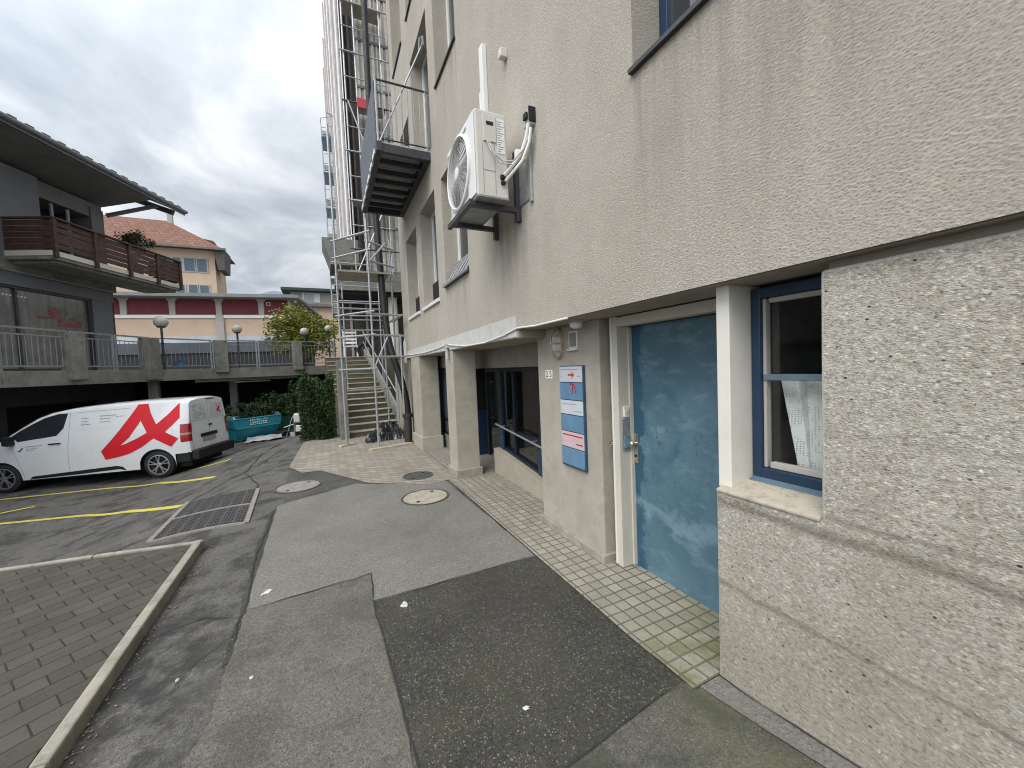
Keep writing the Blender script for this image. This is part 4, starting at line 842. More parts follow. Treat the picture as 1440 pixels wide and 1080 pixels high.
# ================================================================== van
hx = Vector((-.9455, .3256, -.032)).normalized(); hy = Vector((0, 0, 1)).cross(hx).normalized(); hz = hx.cross(hy)
VM = Matrix(((hx.x, hy.x, hz.x, 0), (hx.y, hy.y, hz.y, 0), (hx.z, hy.z, hz.z, 0), (0, 0, 0, 1)))
van = thing('delivery_van', 'white delivery van with a big red ribbon logo parked on the yellow bays', 'van', (-5.076, 13.248, -.722), VM @ Matrix.Diagonal((1, .84, 1, 1)))
def interp(T, v):
    if v <= T[0][0]: return T[0][1]
    for (a, p), (c, q) in zip(T, T[1:]):
        if v <= c: t = (v-a)/(c-a); return p+(q-p)*t
    return T[-1][1]
WZ = [(.2, .925), (.34, .94), (.6, .955), (.85, .958), (1.0, .952), (1.12, .94), (1.4, .892), (1.72, .815), (1.9, .76)]
ZR = [(-2.37, 1.815), (-2.2, 1.86), (-1.3, 1.885), (-.4, 1.868), (.2, 1.835), (.6, 1.775), (.85, 1.69), (1.15, 1.515), (1.44, 1.335), (1.7, 1.175), (2.1, 1.08), (2.4, .97), (2.56, .78), (2.62, .6)]
def tap(x): return (1-.16*max(0, (x-1.3)/1.3)**2)*(1-.065*max(0, (-2.18-x)/.19)**2.5)
def side(x, z): return interp(WZ, z)*tap(x)
def arch(x):
    zb = .26
    for a in (-1.64, 1.64):
        d = abs(x-a)
        if d < .40: zb = max(zb, .32+math.sqrt(.40**2-d*d))
    if x < -2.04: zb = .56
    return zb
X_ = sorted(set([-2.37, -2.35, -2.30, -2.2, -2.1, -2.05, -2.039]+[a+.40*math.cos(math.pi*k/12) for a in (-1.64, 1.64) for k in range(13)]+[-1.1, -.8, -.4, 0, .2, .4, .6, .75, .85, 1.0, 1.15, 2.1, 2.25, 2.4, 2.5, 2.56, 2.6, 2.62]))
rows = []
for x in X_:
    zr = interp(ZR, x); zb = min(arch(x), zr-.25); r = []
    for k in range(13):
        z = zb+(zr-.10-zb)*k/12; r.append((side(x, z), z))
    wt = side(x, zr-.10)
    r += [(wt-.012, zr-.055), (wt-.05, zr-.02), (wt-.14, zr), (wt*.5, zr+.02), (0, zr+.028)]
    rows.append([(x, y, z) for y, z in r]+[(x, -y, z) for y, z in r[-2::-1]])
mb = MB(); mb.grid(rows)
for rw in (rows[0], rows[-1]):
    for j in range(len(rw)//2): mb.face([rw[j], rw[j+1], rw[-2-j], rw[-1-j]] if j < len(rw)//2-1 else [rw[j], rw[j+1], rw[-1-j]])
bmesh.ops.remove_doubles(mb.bm, verts=mb.bm.verts, dist=1e-4)
vbody = mb.build('body', M['van_white'], van, smooth=True, local=True)
def skin(name, A, B, mat, off, nu=14, nv=6, par=None, sgn=1):
    mb = MB(); L = lambda T, t: (lambda f, i: (T[i][0]+(T[i+1][0]-T[i][0])*f, T[i][1]+(T[i+1][1]-T[i][1])*f))(*(lambda q: (q-int(min(q, len(T)-1.0001)), int(min(q, len(T)-1.0001))))(t*(len(T)-1)))
    rows = []
    for i in range(nu+1):
        a, c = L(A, i/nu), L(B, i/nu); rows.append([(a[0]+(c[0]-a[0])*j/nv, sgn*(side(a[0]+(c[0]-a[0])*j/nv, a[1]+(c[1]-a[1])*j/nv)+off), a[1]+(c[1]-a[1])*j/nv) for j in range(nv+1)])
    mb.grid(rows); return mb.build(name, mat, par or van, local=True, smooth=True)
def skinpoly(name, poly, mat, off, par=None):
    c = (sum(p[0] for p in poly)/len(poly), sum(p[1] for p in poly)/len(poly)); return skin(name, poly+[poly[0]], [c]*(len(poly)+1), mat, off, len(poly)*3, 8, par)
mb = MB(); mb.box(-2.25, -.70, .20, 2.45, .70, .62); mb.box(-2.0, -.86, .3, -1.28, .86, .71); mb.box(1.28, -.80, .3, 2.0, .80, .71); mb.build('underbody', M['black'], van, local=True)
WIN = [(1.37, 1.30), (1.24, 1.165), (.445, 1.235), (.30, 1.40), (.225, 1.735), (.42, 1.735), (.70, 1.665), (.95, 1.545), (1.18, 1.42)]
skinpoly('side_window', WIN, M['pane'], .006)
mb = MB()                                                   # windscreen, follows the loft
rw = []
for x in (1.62, 1.44, 1.15, .9, .68): rw.append([(x+.012, yy*side(x, interp(ZR, x)-.1)*.86, interp(ZR, x)+.026+.012*(1-abs(yy))) for yy in (-1, -.5, 0, .5, 1)])
mb.grid(rw); mb.build('windscreen', M['pane'], van, local=True, smooth=True)
def seam(pts, wd=.007, mat='grey_print', off=.004, name='door_seam'):
    A = [(p[0]-wd/2, p[1]) for p in pts]; B = [(p[0]+wd/2, p[1]) for p in pts]; return skin(name, A, B, M[mat], off, 14, 1)
seam([(.17, 1.80), (.19, 1.2), (.235, .7), (.25, .30)])
skin('door_seam', [(1.40, 1.2), (1.28, .75), (1.18, .34)], [(1.405, 1.2), (1.287, .75), (1.187, .34)], M['grey_print'], .004, 14, 1)
for z, x0, x1 in ((1.335, -.9, .10), (1.74, -1.1, .02)): skin('pressed_line', [(x0, z), (x1, z-.01)], [(x0, z+.007), (x1, z-.003)], M['grey_print'] if z > 1.6 else M['white_metal'], .0035, 10, 1)
skin('sill_trim', [(1.10, .27), (.0, .29), (-.8, .32), (-.95, .275)], [(1.02, .335), (.0, .375), (-.75, .405), (-.88, .37)], M['black'], .008, 16, 3)
skin('sill_edge', [(1.2, .262), (-1.22, .262)], [(1.2, .275), (-1.22, .28)], M['white_metal'], .003, 12, 1)
skinpoly('logo', [(-1.268, 1.80), (-1.117, 1.558), (-.882, 1.236), (-.466, .78), (-.542, .571), (-.80, .75), (-.966, .896), (-1.33, 1.399), (-1.50, 1.80)], M['red_vinyl'], .0045) if False else None
lg = skin('logo', [(-1.275, 1.815), (-1.24, 1.74), (-1.117, 1.558), (-.882, 1.236), (-.70, 1.02), (-.466, .78)], [(-1.513, 1.815), (-1.45, 1.68), (-1.33, 1.399), (-1.10, 1.06), (-.80, .80), (-.542, .571)], M['red_vinyl'], .0045, 20, 8)
skin('logo_stroke', [(-.542, .571), (-.85, .615), (-1.08, .671), (-1.35, .80), (-1.6, .97), (-1.85, 1.09), (-2.05, 1.27), (-2.203, 1.425)], [(-.60, .82), (-.80, .86), (-.966, .896), (-1.25, 1.01), (-1.479, 1.131), (-1.684, 1.308), (-1.95, 1.53), (-2.193, 1.785)], M['red_vinyl'], .0056, 24, 6, lg)
skin('logo_stroke', [(-1.30, 1.70), (-1.35, 1.42), (-1.479, 1.131), (-1.66, .95), (-1.984, .744)], [(-1.50, 1.80), (-1.556, 1.601), (-1.684, 1.308), (-1.879, 1.108), (-2.16, .93)], M['red_vinyl'], .0067, 20, 6, lg)
def bars(L, name='lettering', mat='grey_print'):
    mb = MB()
    for x0, x1, z, h in L:
        x = x0
        while x > x1:
            q = max(x-random.uniform(.02, .05), x1); y = side(x, z)+.004; y2 = side(q, z)+.004; y3 = side(q, z+h)+.004
            mb.face([(x, y, z), (q, y2, z), (q, y3, z+h), (x, y3, z+h)]); x = q-.012
    return mb.build(name, M[mat], van, local=True)
bars([(-.07, -.22, 1.575, .02), (-.07, -.20, 1.50, .02), (-.06, -.26, 1.43, .02), (-.46, -.80, 1.60, .024), (-.46, -.70, 1.535, .02), (-.46, -.68, 1.46, .02), (-.80, -1.0, 1.565, .016)])
bars([(1.10, .74, 1.03, .018), (1.08, .86, .98, .014), (1.08, .90, .94, .014)])
skin('small_logo', [(1.25, .95), (1.20, .97), (1.15, 1.03)], [(1.23, .93), (1.18, .95), (1.13, 1.02)], M['black'], .004, 6, 2)
mb = MB(); mb.tube([(.60, .965, 1.052), (.56, .978, 1.056), (.40, .978, 1.056), (.36, .962, 1.052)], .016, 8); mb.build('door_handle', M['black'], van, local=True)
mb = MB(); mb.obox((1.36, 1.03, 1.20), (.06, .0, .01), (0, .09, 0), (.0, 0, .10)); mb.tube([(1.32, .93, 1.14), (1.34, 1.0, 1.15)], .03, 8); mb.build('wing_mirror', M['black'], van, local=True, bevel=.03, seg=3)
# rear: doors, lamps, bumper, plate
xr = -2.372
mb = MB(); mb.box(xr-.003, -.004, .60, xr, .004, 1.78); mb.box(xr-.003, -.80, 1.30, xr, .80, 1.306); mb.box(xr-.003, .78, .6, xr, .787, 1.75); mb.build('door_seam', M['grey_print'], van, local=True)
mb = MB()
for a, c in ((.10, .72), (-.72, -.10)): mb.box(xr-.004, a, 1.34, xr-.0005, c, 1.72)
mb.build('rear_panel', simple('rear_panel_film', (.60, .61, .615), .25), van, local=True, bevel=.003)
mb = MB()
for k in range(8): mb.box(xr-.0055, .66-[.2, .12, .1, .15, .28, .42, .6, .2][k], 1.66-.042*k, xr-.0042, .66, 1.673-.042*k)
mb.build('lettering', M['grey_print'], van, local=True)
def rl(pts, d): mb.prism([(xr-.0042, p[0], p[1]) for p in pts], (-.001-d, 0, 0))
mb = MB(); rl([(-.44, 1.66), (-.40, 1.66), (-.55, 1.44), (-.58, 1.46)], 0); rl([(-.44, 1.66), (-.40, 1.67), (-.56, 1.40), (-.62, 1.40)], .0004); rl([(-.60, 1.66), (-.63, 1.68), (-.47, 1.42), (-.43, 1.44)], .0008); rl([(-.42, 1.5), (-.42, 1.42), (-.60, 1.55), (-.58, 1.58)], .0012); mb.build('small_logo', M['red_vinyl'], van, local=True)
mb = MB(); mb.box(xr-.012, -.34, .86, xr+.001, .42, .95); mb.build('plate_recess', M['black'], van, local=True, bevel=.01)
mb = MB(); mb.box(xr-.008, -.24, .735, xr+.001, .36, .86); mb.build('number_plate', M['plate'], van, local=True, bevel=.004)
mb = MB(); mb.box(xr-.02, -.12, 1.12, xr, .03, 1.16); mb.build('door_handle', M['black'], van, local=True, bevel=.008)
bars([]) if False else None
for s in (1, -1):
    mb = MB(); P = []
    for z in (.835, .95, 1.1, 1.262):
        o = .007; ye = side(-2.37, z)
        P.append([(x, s*(side(x, z)+o), z) for x in (-2.205, -2.24, -2.28, -2.31, -2.335, -2.352, -2.365)]+[(-2.378, s*(ye-.012), z), (-2.380, s*(ye-.05), z), (-2.379, s*(ye-.09-.015*math.sin((z-.83)*7)), z)])
    mb.grid(P); tl = mb.build('tail_lamp', M['lamp_red'], van, local=True, smooth=True)
    mb = MB(); mb.grid([[(x, s*(side(x, z)+.0095), z) for x in (-2.21, -2.26, -2.31, -2.34, -2.362)]+[(-2.3825, s*(side(-2.37, z)-.02), z), (-2.3825, s*(side(-2.37, z)-.075), z)] for z in (1.0, 1.05)]); mb.build('reflector', M['lamp_pale'], tl, local=True)
mb = MB(); mb.box(-2.52, -.86, .36, -2.30, .86, .60); mb.box(-2.36, -.93, .33, -2.05, .93, .585); mb.build('rear_bumper', M['black'], van, local=True, bevel=.03, seg=3)
mb = MB(); mb.box(2.45, -.78, .30, 2.66, .78, .62); mb.build('front_bumper', M['black'], van, local=True, bevel=.04, seg=3)
mb = MB(); mb.box(-2.376, -.35, 1.80, -2.34, .05, 1.825); mb.build('brake_light', M['black'], van, local=True)
for s in (1, -1):                                            # headlights
    mb = MB(); mb.obox((2.42, s*.66, .80), (.09, -s*.03, 0), (.0, s*.15, 0), (-.03, 0, .09)); mb.build('headlight', M['pane_grey'], van, local=True, bevel=.03)
for wx in (-1.64, 1.64):
    for s in (1, -1):
        c = (wx, s*.70, .33); ax = (0, s, 0)
        wh = MB().lathe([(.235, .0), (.30, .005), (.33, .03), (.335, .1), (.33, .19), (.30, .222), (.255, .23), (.245, .215), (.235, .2)], c, ax, 40).build('wheel', M['rubber'], van, smooth=True, local=True)
        mb = MB(); mb.lathe([(.246, .20), (.246, .222), (.225, .225), (.215, .16), (.12, .10), (0, .10)], c, ax, 40); mb.build('rim_barrel', M['black'], wh, smooth=True, local=True)
        mb = MB(); mb.lathe([(.243, .205), (.243, .226), (.222, .228), (.216, .20)], c, ax, 40); mb.lathe([(.06, .19), (.055, .213), (.02, .218), (0, .218)], c, ax, 20)
        for k in range(5):
            for o in (-.13, .13):
                a = 2*math.pi*k/5+.3+o; a2 = a+o*.5; mb.beam((c[0]+.045*math.cos(a-o), c[1]+s*.207, c[2]+.045*math.sin(a-o)), (c[0]+.232*math.cos(a2), c[1]+s*.216, c[2]+.232*math.sin(a2)), .02, .034, (0, s, 0))
        mb.build('rim', M['alloy'], wh, local=True)

# ================================================================== skip, site clutter
sx = Vector((.84, .543, 0)); sy = Vector((-.543, .84, 0))
SM = Matrix(((sx.x, sy.x, 0, 0), (sx.y, sy.y, 0, 0), (0, 0, 1, 0), (0, 0, 0, 1)))
sk = thing('waste_skip', 'turquoise open waste skip with white lettering below the raised street', 'skip', (-2.98, 16.34, -.60), SM)
L1, L0 = 1.62, 1.30
out_ = [(-.12, -.10, .80), (L0+.16, -.10, .80), (L0+.16, 1.1, .80), (-.12, 1.1, .80)]; mid = [(-.06, -.10, .47), (L0+.10, -.10, .47), (L0+.10, 1.1, .47), (-.06, 1.1, .47)]; bot = [(0, .08, .06), (L0, .08, .06), (L0, .95, .06), (0, .95, .06)]
mb = MB()
for A, B in ((bot, mid), (mid, out_)):
    for k in range(4): mb.face([A[k], A[(k+1) % 4], B[(k+1) % 4], B[k]])
mb.face(bot)
tub = mb.build('tub', M['skip_blue'], sk, local=True); so_ = tub.modifiers.new('wall', 'SOLIDIFY'); so_.thickness = .03
mb = MB(); mb.tube([(*p[:2], p[2]) for p in out_], .025, 8, closed=True); mb.tube([(mid[0][0], mid[0][1]-.012, .47), (mid[1][0], mid[1][1]-.012, .47)], .022, 8); mb.build('rim_tube', M['skip_blue'], sk, local=True)
mb = MB()
for xx in (-.10, L0+.10): mb.prism([(xx, -.10, .80), (xx, .5, .80), (xx, .42, .92), (xx, .0, .90)], (.04, 0, 0))
mb.build('lifting_ear', M['galv'], sk, local=True)
mb = MB()
for xx in (.1, L0-.2): mb.box(xx, .1, -.02, xx+.1, .93, .06)
mb.build('skid', M['skip_blue'], sk, local=True)
mb = MB(); rn = random.Random(4)
for row, (z, h, n_) in enumerate(((.70, .06, 8), (.615, .07, 9), (.55, .045, 12))):
    for k in range(n_):
        x = .38+.62*k/n_; 
        for q in range(3): xx = x+rn.uniform(0, .03); zz = z+rn.uniform(0, h*.5); mb.box(xx, -.1135-row*.0003-q*.0002, zz, xx+rn.choice((.012, .035)), -.108, zz+rn.choice((.014, h*.6)))
mb.build('lettering', M['white_paint'], sk, local=True)
# crumpled sheet boards in front of the skip
mb = MB(); rn = random.Random(3); rows = []
for i in range(15):
    r_ = []
    for j in range(5):
        x, y = -2.72+1.9*i/14, 15.85+.45*i/14+.16*j; r_.append((x, y, gz(x, y)+.03+.05*rn.random()+(.08 if j == 4 else 0)))
    rows.append(r_)
mb.grid(rows); tag(mb.build('rubble_sheet', simple('dusty_sheet', (.42, .41, .42), .7, var=.35, scale=4)), 'crumpled pale rubble sheet lying in front of the turquoise skip', 'sheet')
# small white site machine
gm = thing('site_machine', 'small white and grey site machine on a tube frame right of the skip', 'machine', (-1.2, 16.2, -.6))
zg = -.62; c0 = Vector((-1.16, 16.35, zg))
mb = MB(); mb.box(-1.22, 16.2, zg+.55, -.84, 16.7, zg+.86); mb.build('hood', M['white_metal'], gm, bevel=.03)
mb = MB(); mb.hexa([(-1.18, 16.12, zg+.22), (-.98, 16.12, zg+.22), (-.98, 16.3, zg+.22), (-1.18, 16.3, zg+.22), (-1.16, 16.14, zg+.46), (-.94, 16.14, zg+.42), (-.94, 16.3, zg+.42), (-1.16, 16.3, zg+.46)]); mb.build('bucket', M['white_plastic'], gm, bevel=.02)
mb = MB()
for p, q in (((-1.5, 16.25, zg), (-1.28, 16.3, zg+.72)), ((-1.28, 16.3, zg+.72), (-1.2, 16.3, zg+.8)), ((-1.55, 16.25, zg+.4), (-1.2, 16.25, zg+.5)), ((-1.2, 16.15, zg+.02), (-.85, 16.15, zg+.02)), ((-1.2, 16.15, zg+.02), (-1.22, 16.2, zg+.6)), ((-.86, 16.15, zg+.02), (-.86, 16.2, zg+.6))): mb.tube([p, q], .018, 6)
mb.build('tube_frame', M['galv'], gm)
MB().box(-1.2, 16.2, zg+.03, -.86, 16.6, zg+.22).build('engine', M['black'], gm, bevel=.02)
mb = MB(); mb.lathe([(.1, 0), (.14, .02), (.14, .07), (.1, .09), (0, .09)], (-1.5, 16.2, zg+.15), (0, 1, 0), 20); mb.build('wheel', M['rubber'], gm, smooth=True)

# ================================================================== raised street deck, railing, pillars
E0 = [(-8.4, 9.2), (-6.84, 13.15), (-6.24, 14.54), (-5.22, 16.72), (-3.86, 17.95), (-1.10, 18.85), (.36, 19.43)]
mb = MB(); P = E0+[(.36, 60), (-45, 60), (-45, 9.2)]; vs = [(x, y, 1.70) for x, y in P]; mb.prism([(x, y, 1.72) for x, y in P], (0, 0, .31)); tag(mb.build('raised_street', simple('raised_street_paving', (.16, .155, .145), .9, scale=.8)), kind='structure')
wk = thing('street_parapet', 'weathered concrete parapet of the raised street with pillars and steel railing', 'parapet', (-5.2, 16.7, 1.7))
def off(p, q, d): v = Vector((q[0]-p[0], q[1]-p[1], 0)).normalized(); return Vector((v.y, -v.x, 0))*d
mb = MB()
for a, c in zip(E0, E0[1:]):
    n = off(a, c, .06); m = off(a, c, -.16); a, c = Vector((*a, 0)), Vector((*c, 0)); u = (c-a).normalized()*.003
    mb.hexa([a+n+u+Vector((0, 0, 1.665)), c+n-u+Vector((0, 0, 1.665)), c+m-u+Vector((0, 0, 1.665)), a+m+u+Vector((0, 0, 1.665)), a+n+u+Vector((0, 0, 2.055)), c+n-u+Vector((0, 0, 2.055)), c+m-u+Vector((0, 0, 2.055)), a+m+u+Vector((0, 0, 2.055))])
mb.build('edge_beam', M['old_concrete'], wk, bevel=.01)
def along(i, t): a, c = E0[i], E0[i+1]; return Vector((a[0]+(c[0]-a[0])*t, a[1]+(c[1]-a[1])*t, 0))
PIL = [(2, .03, .36, 1.80, 3.06), (2, .96, .42, 1.72, 3.10), (4, .09, .40, 1.9, 3.09), (4, .99, .34, 1.9, 3.08)]
for i, t, wd, zb, zt in PIL:
    p = along(i, t); v = (along(i, 1)-along(i, 0)).normalized(); n = Vector((v.y, -v.x, 0))
    mb = MB(); mb.obox(p+n*.03+Vector((0, 0, (zb+zt)/2)), v*wd/2, n*.17, Vector((0, 0, (zt-zb)/2))); mb.build('pillar', M['old_concrete'], wk, bevel=.015)
rn = random.Random(5)
for i in range(6):
    v = (along(i, 1)-along(i, 0)); Ls = v.length; v.normalize(); k = max(1, round(Ls/1.5))
    for q in range(k):
        a, c = along(i, q/k)+v*.04, along(i, (q+1)/k)-v*.04; mb = MB(); z0, zt = 2.17, 3.11
        mb.beam(a+Vector((0, 0, zt)), c+Vector((0, 0, zt)), .045, .045); mb.beam(a+Vector((0, 0, zt-.16)), c+Vector((0, 0, zt-.16)), .03, .03); mb.beam(a+Vector((0, 0, z0)), c+Vector((0, 0, z0)), .03, .04)
        for e in (a, c): mb.beam(e+Vector((0, 0, 2.05)), e+Vector((0, 0, zt)), .05, .05, (1, 0, 0))
        nb = max(3, int((c-a).length/.125))
        for s in range(1, nb): p = a+(c-a)*s/nb; mb.tube([p+Vector((0, 0, z0)), p+Vector((0, 0, zt-.16))], .0085, 5)
        mb.build('railing_panel', M['rail_steel'], wk)
# supports and the dark space below
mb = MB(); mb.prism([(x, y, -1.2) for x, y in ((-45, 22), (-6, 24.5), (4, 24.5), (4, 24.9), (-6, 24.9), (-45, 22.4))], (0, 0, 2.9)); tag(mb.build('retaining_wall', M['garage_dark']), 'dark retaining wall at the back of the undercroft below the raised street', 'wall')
for x, y in ((-5.35, 17.1), (-3.5, 19.2), (-.7, 20)):
    mb = MB(); mb.box(x-.13, y-.13, -1, x+.13, y+.13, 1.715); tag(mb.build('deck_support', M['old_concrete'], bevel=.01), {-5.35: 'concrete support below the raised street right behind the van roof', -3.5: 'concrete support deep in the undercroft behind the turquoise skip', -.7: 'concrete support in the undercroft left of the stairs'}[x], 'support', 'supports of the raised street')
mb = MB(); mb.beam((-4.6, 18.6, 1.6), (-1.2, 19.6, 1.6), .06, .10); mb.beam((-3.4, 18.75, 1.50), (-2.2, 19.1, 1.50), .10, .05); tag(mb.build('service_pipe', M['galv']), 'grey service pipe hung under the edge of the raised street', 'pipe')
mb = MB(); mb.prism([(-5.0, 17.55, -.75), (.1, 19.35, -.75), (.1, 19.4, -.75), (-5.0, 17.6, -.75)], (0, 0, .72)); tag(mb.build('board_fence', M['teal']), 'low dark teal board fence behind the skip', 'fence')
# globe street lamps on the parapet
def globe_lamp(p, z, r, zb, label):
    t = thing('globe_lamp', label, 'street lamp', (p[0], p[1], zb), None, 'globe lamps along the raised street')
    MB().tube([(p[0], p[1], zb), (p[0], p[1], z-r*.8)], .035, 10).build('pole', M['dark_steel'], t)
    MB().lathe([(0, -r), (r*.5, -r*.86), (r*.86, -r*.5), (r, 0), (r*.86, r*.5), (r*.5, r*.86), (0, r)], (p[0], p[1], z), (0, 0, 1), 24).build('globe', M['globe'], t, smooth=True)
    MB().lathe([(r*.5, -r*.93), (r*.62, -r*.78), (r*.55, -r*.7)], (p[0], p[1], z), (0, 0, 1), 20).build('collar', M['dark_steel'], t)
globe_lamp((-4.97, 16.9), 3.66, .205, 2.03, 'largest globe lamp, on the pillar left, in front of the pale red-banded building')
globe_lamp((-3.08, 18.22), 3.56, .17, 2.03, 'yellowish globe lamp above the middle of the railing')
globe_lamp((-.80, 19.0), 3.54, .175, 2.03, 'pale globe lamp in front of the yellow-green tree')
globe_lamp((.15, 19.6), 3.74, .155, 2.03, 'globe lamp half hidden by the scaffolding')
# blue bicycle-like tarp on the railing
mb = MB(); rn = random.Random(6); rows = []
for i in range(8): rows.append([(-4.85+.28*j/5+.02*i, 17.05+.26*j/5, 2.12+.06*i*(.4+.6*j/5)+.03*rn.random()) for j in range(6)])
mb.grid(rows); tag(mb.build('blue_tarp', simple('blue_tarp', (.09, .16, .34), .5, var=.4, scale=7)), 'crumpled blue and white tarp behind the railing beside the left globe lamp', 'tarp')

# ================================================================== chalet building (left)
CU, CN, CB = Vector((.352, .936, 0)).normalized(), Vector((.936, -.352, 0)).normalized(), Vector((-6.82, 15.68, 0))
CM = Matrix(((CU.x, CN.x, 0, CB.x), (CU.y, CN.y, 0, CB.y), (0, 0, 1, 0), (0, 0, 0, 1)))        # local axes: t along the front, o outward, z up
ch = thing('chalet_building', 'dark grey house with brown timber balcony and wide overhanging roof above a shop', 'house', (0, 0, 0), CM)
K = dict(local=True)
F = -1.3
mb = MB(); mb.box(-10, -12, 8.05, 3.2, F-1.2, 9.6)
mb.box(-10, -12, 5.0, 3.2, F-1.2, 8.06); mb.box(-10, -11, 2.03, 3.2, F-.25, 5.0); mb.build('wall', M['grey_wall'], ch, **K)
mb = MB(); mb.box(-10, F-1.19, 5.5, 1.02, F, 8.06); mb.build('facade_panel', M['pale_grey_wall'], ch, **K)
mb = MB(); mb.box(2.75, F-1.19, 5.5, 3.2, F-.1, 7.9); mb.build('corner_post', M['pale_grey_wall'], ch, **K)
mb = MB(); mb.box(1.02, F-1.0, 7.55, 3.2, F-.15, 8.06); mb.build('loggia_lintel', M['soffit_dark'], ch, **K)
for a, c in ((1.1, 1.62), (1.72, 2.68)):
    mb = MB(); mb.box(a, F-1.18, 5.55, a+.05, F-1.1, 7.55); mb.box(c-.05, F-1.18, 5.55, c, F-1.1, 7.55); mb.box(a+.05, F-1.179, 7.48, c-.05, F-1.1, 7.549); mb.box(a+.05, F-1.179, 6.35, c-.05, F-1.1, 6.42)
    wf = mb.build('window', M['dark_steel'], ch, **K); MB().box(a+.03, F-1.16, 5.55, c-.03, F-1.14, 7.5).build('pane', M['pane_grey'], wf, **K)
mb = MB()
for k in range(4): mb.box(1.1, F-1.08, 6.9+k*.16, 1.6, F-1.04, 6.98+k*.16)
mb.build('blind', simple('pale_blind', (.20, .23, .22), .6), ch, **K)
for t_, z0, z1 in ((1.55, 5.5, 7.5), (2.05, 5.5, 7.5)): MB().tube([(t_, F-.2, z0), (t_, F-.2, z1)], .045, 8).build('loggia_post', M['rail_steel'], ch, **K)
# shop front on the raised street
mb = MB(); mb.box(-10, F-.24, 4.60, 3.2, F, 4.98); mb.box(2.40, F-.24, 2.03, 3.12, F+.0, 4.5995); mb.build('shop_surround', M['pale_grey_wall'], ch, bevel=.01, **K)
mb = MB(); mb.box(3.125, F-.24, 2.03, 3.2, F-.02, 4.599); mb.build('edge_trim', simple('dark_red_trim', (.05, .012, .018), .6), ch, **K)
mb = MB(); mb.box(2.3, F-.2, 2.05, 2.399, F-.05, 4.5995); mb.box(-10, F-.2, 4.53, 2.3, F-.05, 4.5995); mb.box(-10, F-.2, 2.05, 2.3, F-.05, 2.2); mb.box(.2, F-.18, 2.2, .26, F-.07, 4.53); mb.box(-3, F-.18, 2.2, -2.94, F-.07, 4.53)
sw = mb.build('shop_window', M['dark_steel'], ch, **K)
MB().box(-10, F-.15, 2.1, 2.35, F-.13, 4.55).build('pane', M['pane_shop'], sw, **K)
mb = MB(); mb.lathe([(.17, 0), (.17, .004), (0, .004)], (1.25, F-.129, 3.98), (0, 1, 0), 18); mb.box(.75, F-.129, 3.76, 2.05, F-.1262, 3.83); mb.box(1.35, F-.129, 3.55, 2.1, F-.1258, 3.77); mb.build('window_mark', simple('faded_red_sign', (.22, .075, .075), .6, var=.5, scale=6, dirt=((.13, .11, .1), .8)), sw, **K)
mb = MB()
for k in range(11): mb.box(-.42+.09*k, F-.129, 4.31, -.37+.09*k, F-.1263, 4.345)
mb.build('lettering', M['white_paint'], sw, **K)
mb = MB(); mb.box(1.6, F-.129, 3.5, 2.2, F-.126, 3.95); mb.box(1.8, F-.129, 3.0, 2.25, F-.1264, 3.5); mb.build('poster', simple('grey_poster', (.15, .15, .15), .6, var=.5, scale=5), sw, **K)
# ground floor under the raised street: lintel and garage door
mb = MB(); mb.box(-10, -9, 1.1, 3.75, F, 1.715); mb.box(2.65, -9, -1.2, 3.75, F, 1.1); mb.box(-10, -9, -1.2, -.35, F, 1.1); mb.build('base_wall', M['grey_wall'], ch, **K)
mb = MB(); mb.box(-.35, F-.5, -1.2, 2.65, F-.45, 1.1); mb.build('garage_door', M['black'], ch, **K)
mb = MB(); mb.box(-1.6, F-.01, -.1, -.55, F+.012, .75); mb.build('red_panel', simple('dark_maroon_panel', (.035, .012, .012), .6), ch, **K)
# balcony
BL = 4.74
mb = MB(); mb.box(.0, F, 5.30, BL, -.06, 5.52); mb.box(.15, F, 5.22, BL-.1, -.16, 5.30); mb.box(-9, F-1.25, 4.985, 3.35, F-.001, 5.5); slab = mb.build('balcony_slab', M['old_concrete'], ch, bevel=.01, **K)
mb = MB(); mb.box(-.01, F, 5.40, BL+.01, -.055, 5.54) if False else mb.box(-.012, -.059, 5.40, BL+.012, -.035, 5.545); mb.box(-.014, F, 5.40, -.001, -.06, 5.545); mb.build('slab_edge', M['cream'], slab, **K)
rail = []
rn = random.Random(2)
def brail(a, c, fixed, axis_):
    mb = MB(); n_ = 5
    for k in range(n_):
        z0 = 5.60+.165*k; j = rn.uniform(-.01, .01)
        if axis_ == 't': mb.box(a, fixed-.02, z0+j, c, fixed+.005, z0+.145+j)
        else: mb.box(fixed-.02, a, z0+j, fixed+.005, c, z0+.145+j)
    return mb.build('rail_boards', M['wood_brown'], ch, bevel=.004, **K)
for a, c in ((.03, 1.22), (1.22, 2.42), (2.42, 3.6), (3.6, BL)): brail(a+.04, c-.04, -.02, 't')
brail(F, -.06, .02, 'o'); brail(F+.1, -.06, BL-.02, 'o')
for t_ in (.03, 1.22, 2.42, 3.6, BL-.03): MB().box(t_-.05, -.045, 5.34, t_+.05, .04, 6.44).build('rail_post', M['wood_brown'], ch, bevel=.006, **K)
mb = MB(); mb.box(-.03, -.07, 6.441, BL+.03, .055, 6.49); mb.box(-.03, F, 6.442, .06, -.0705, 6.489); mb.box(BL-.06, F, 6.442, BL+.03, -.0705, 6.489); mb.build('hand_rail', M['wood_brown'], ch, bevel=.005, **K)
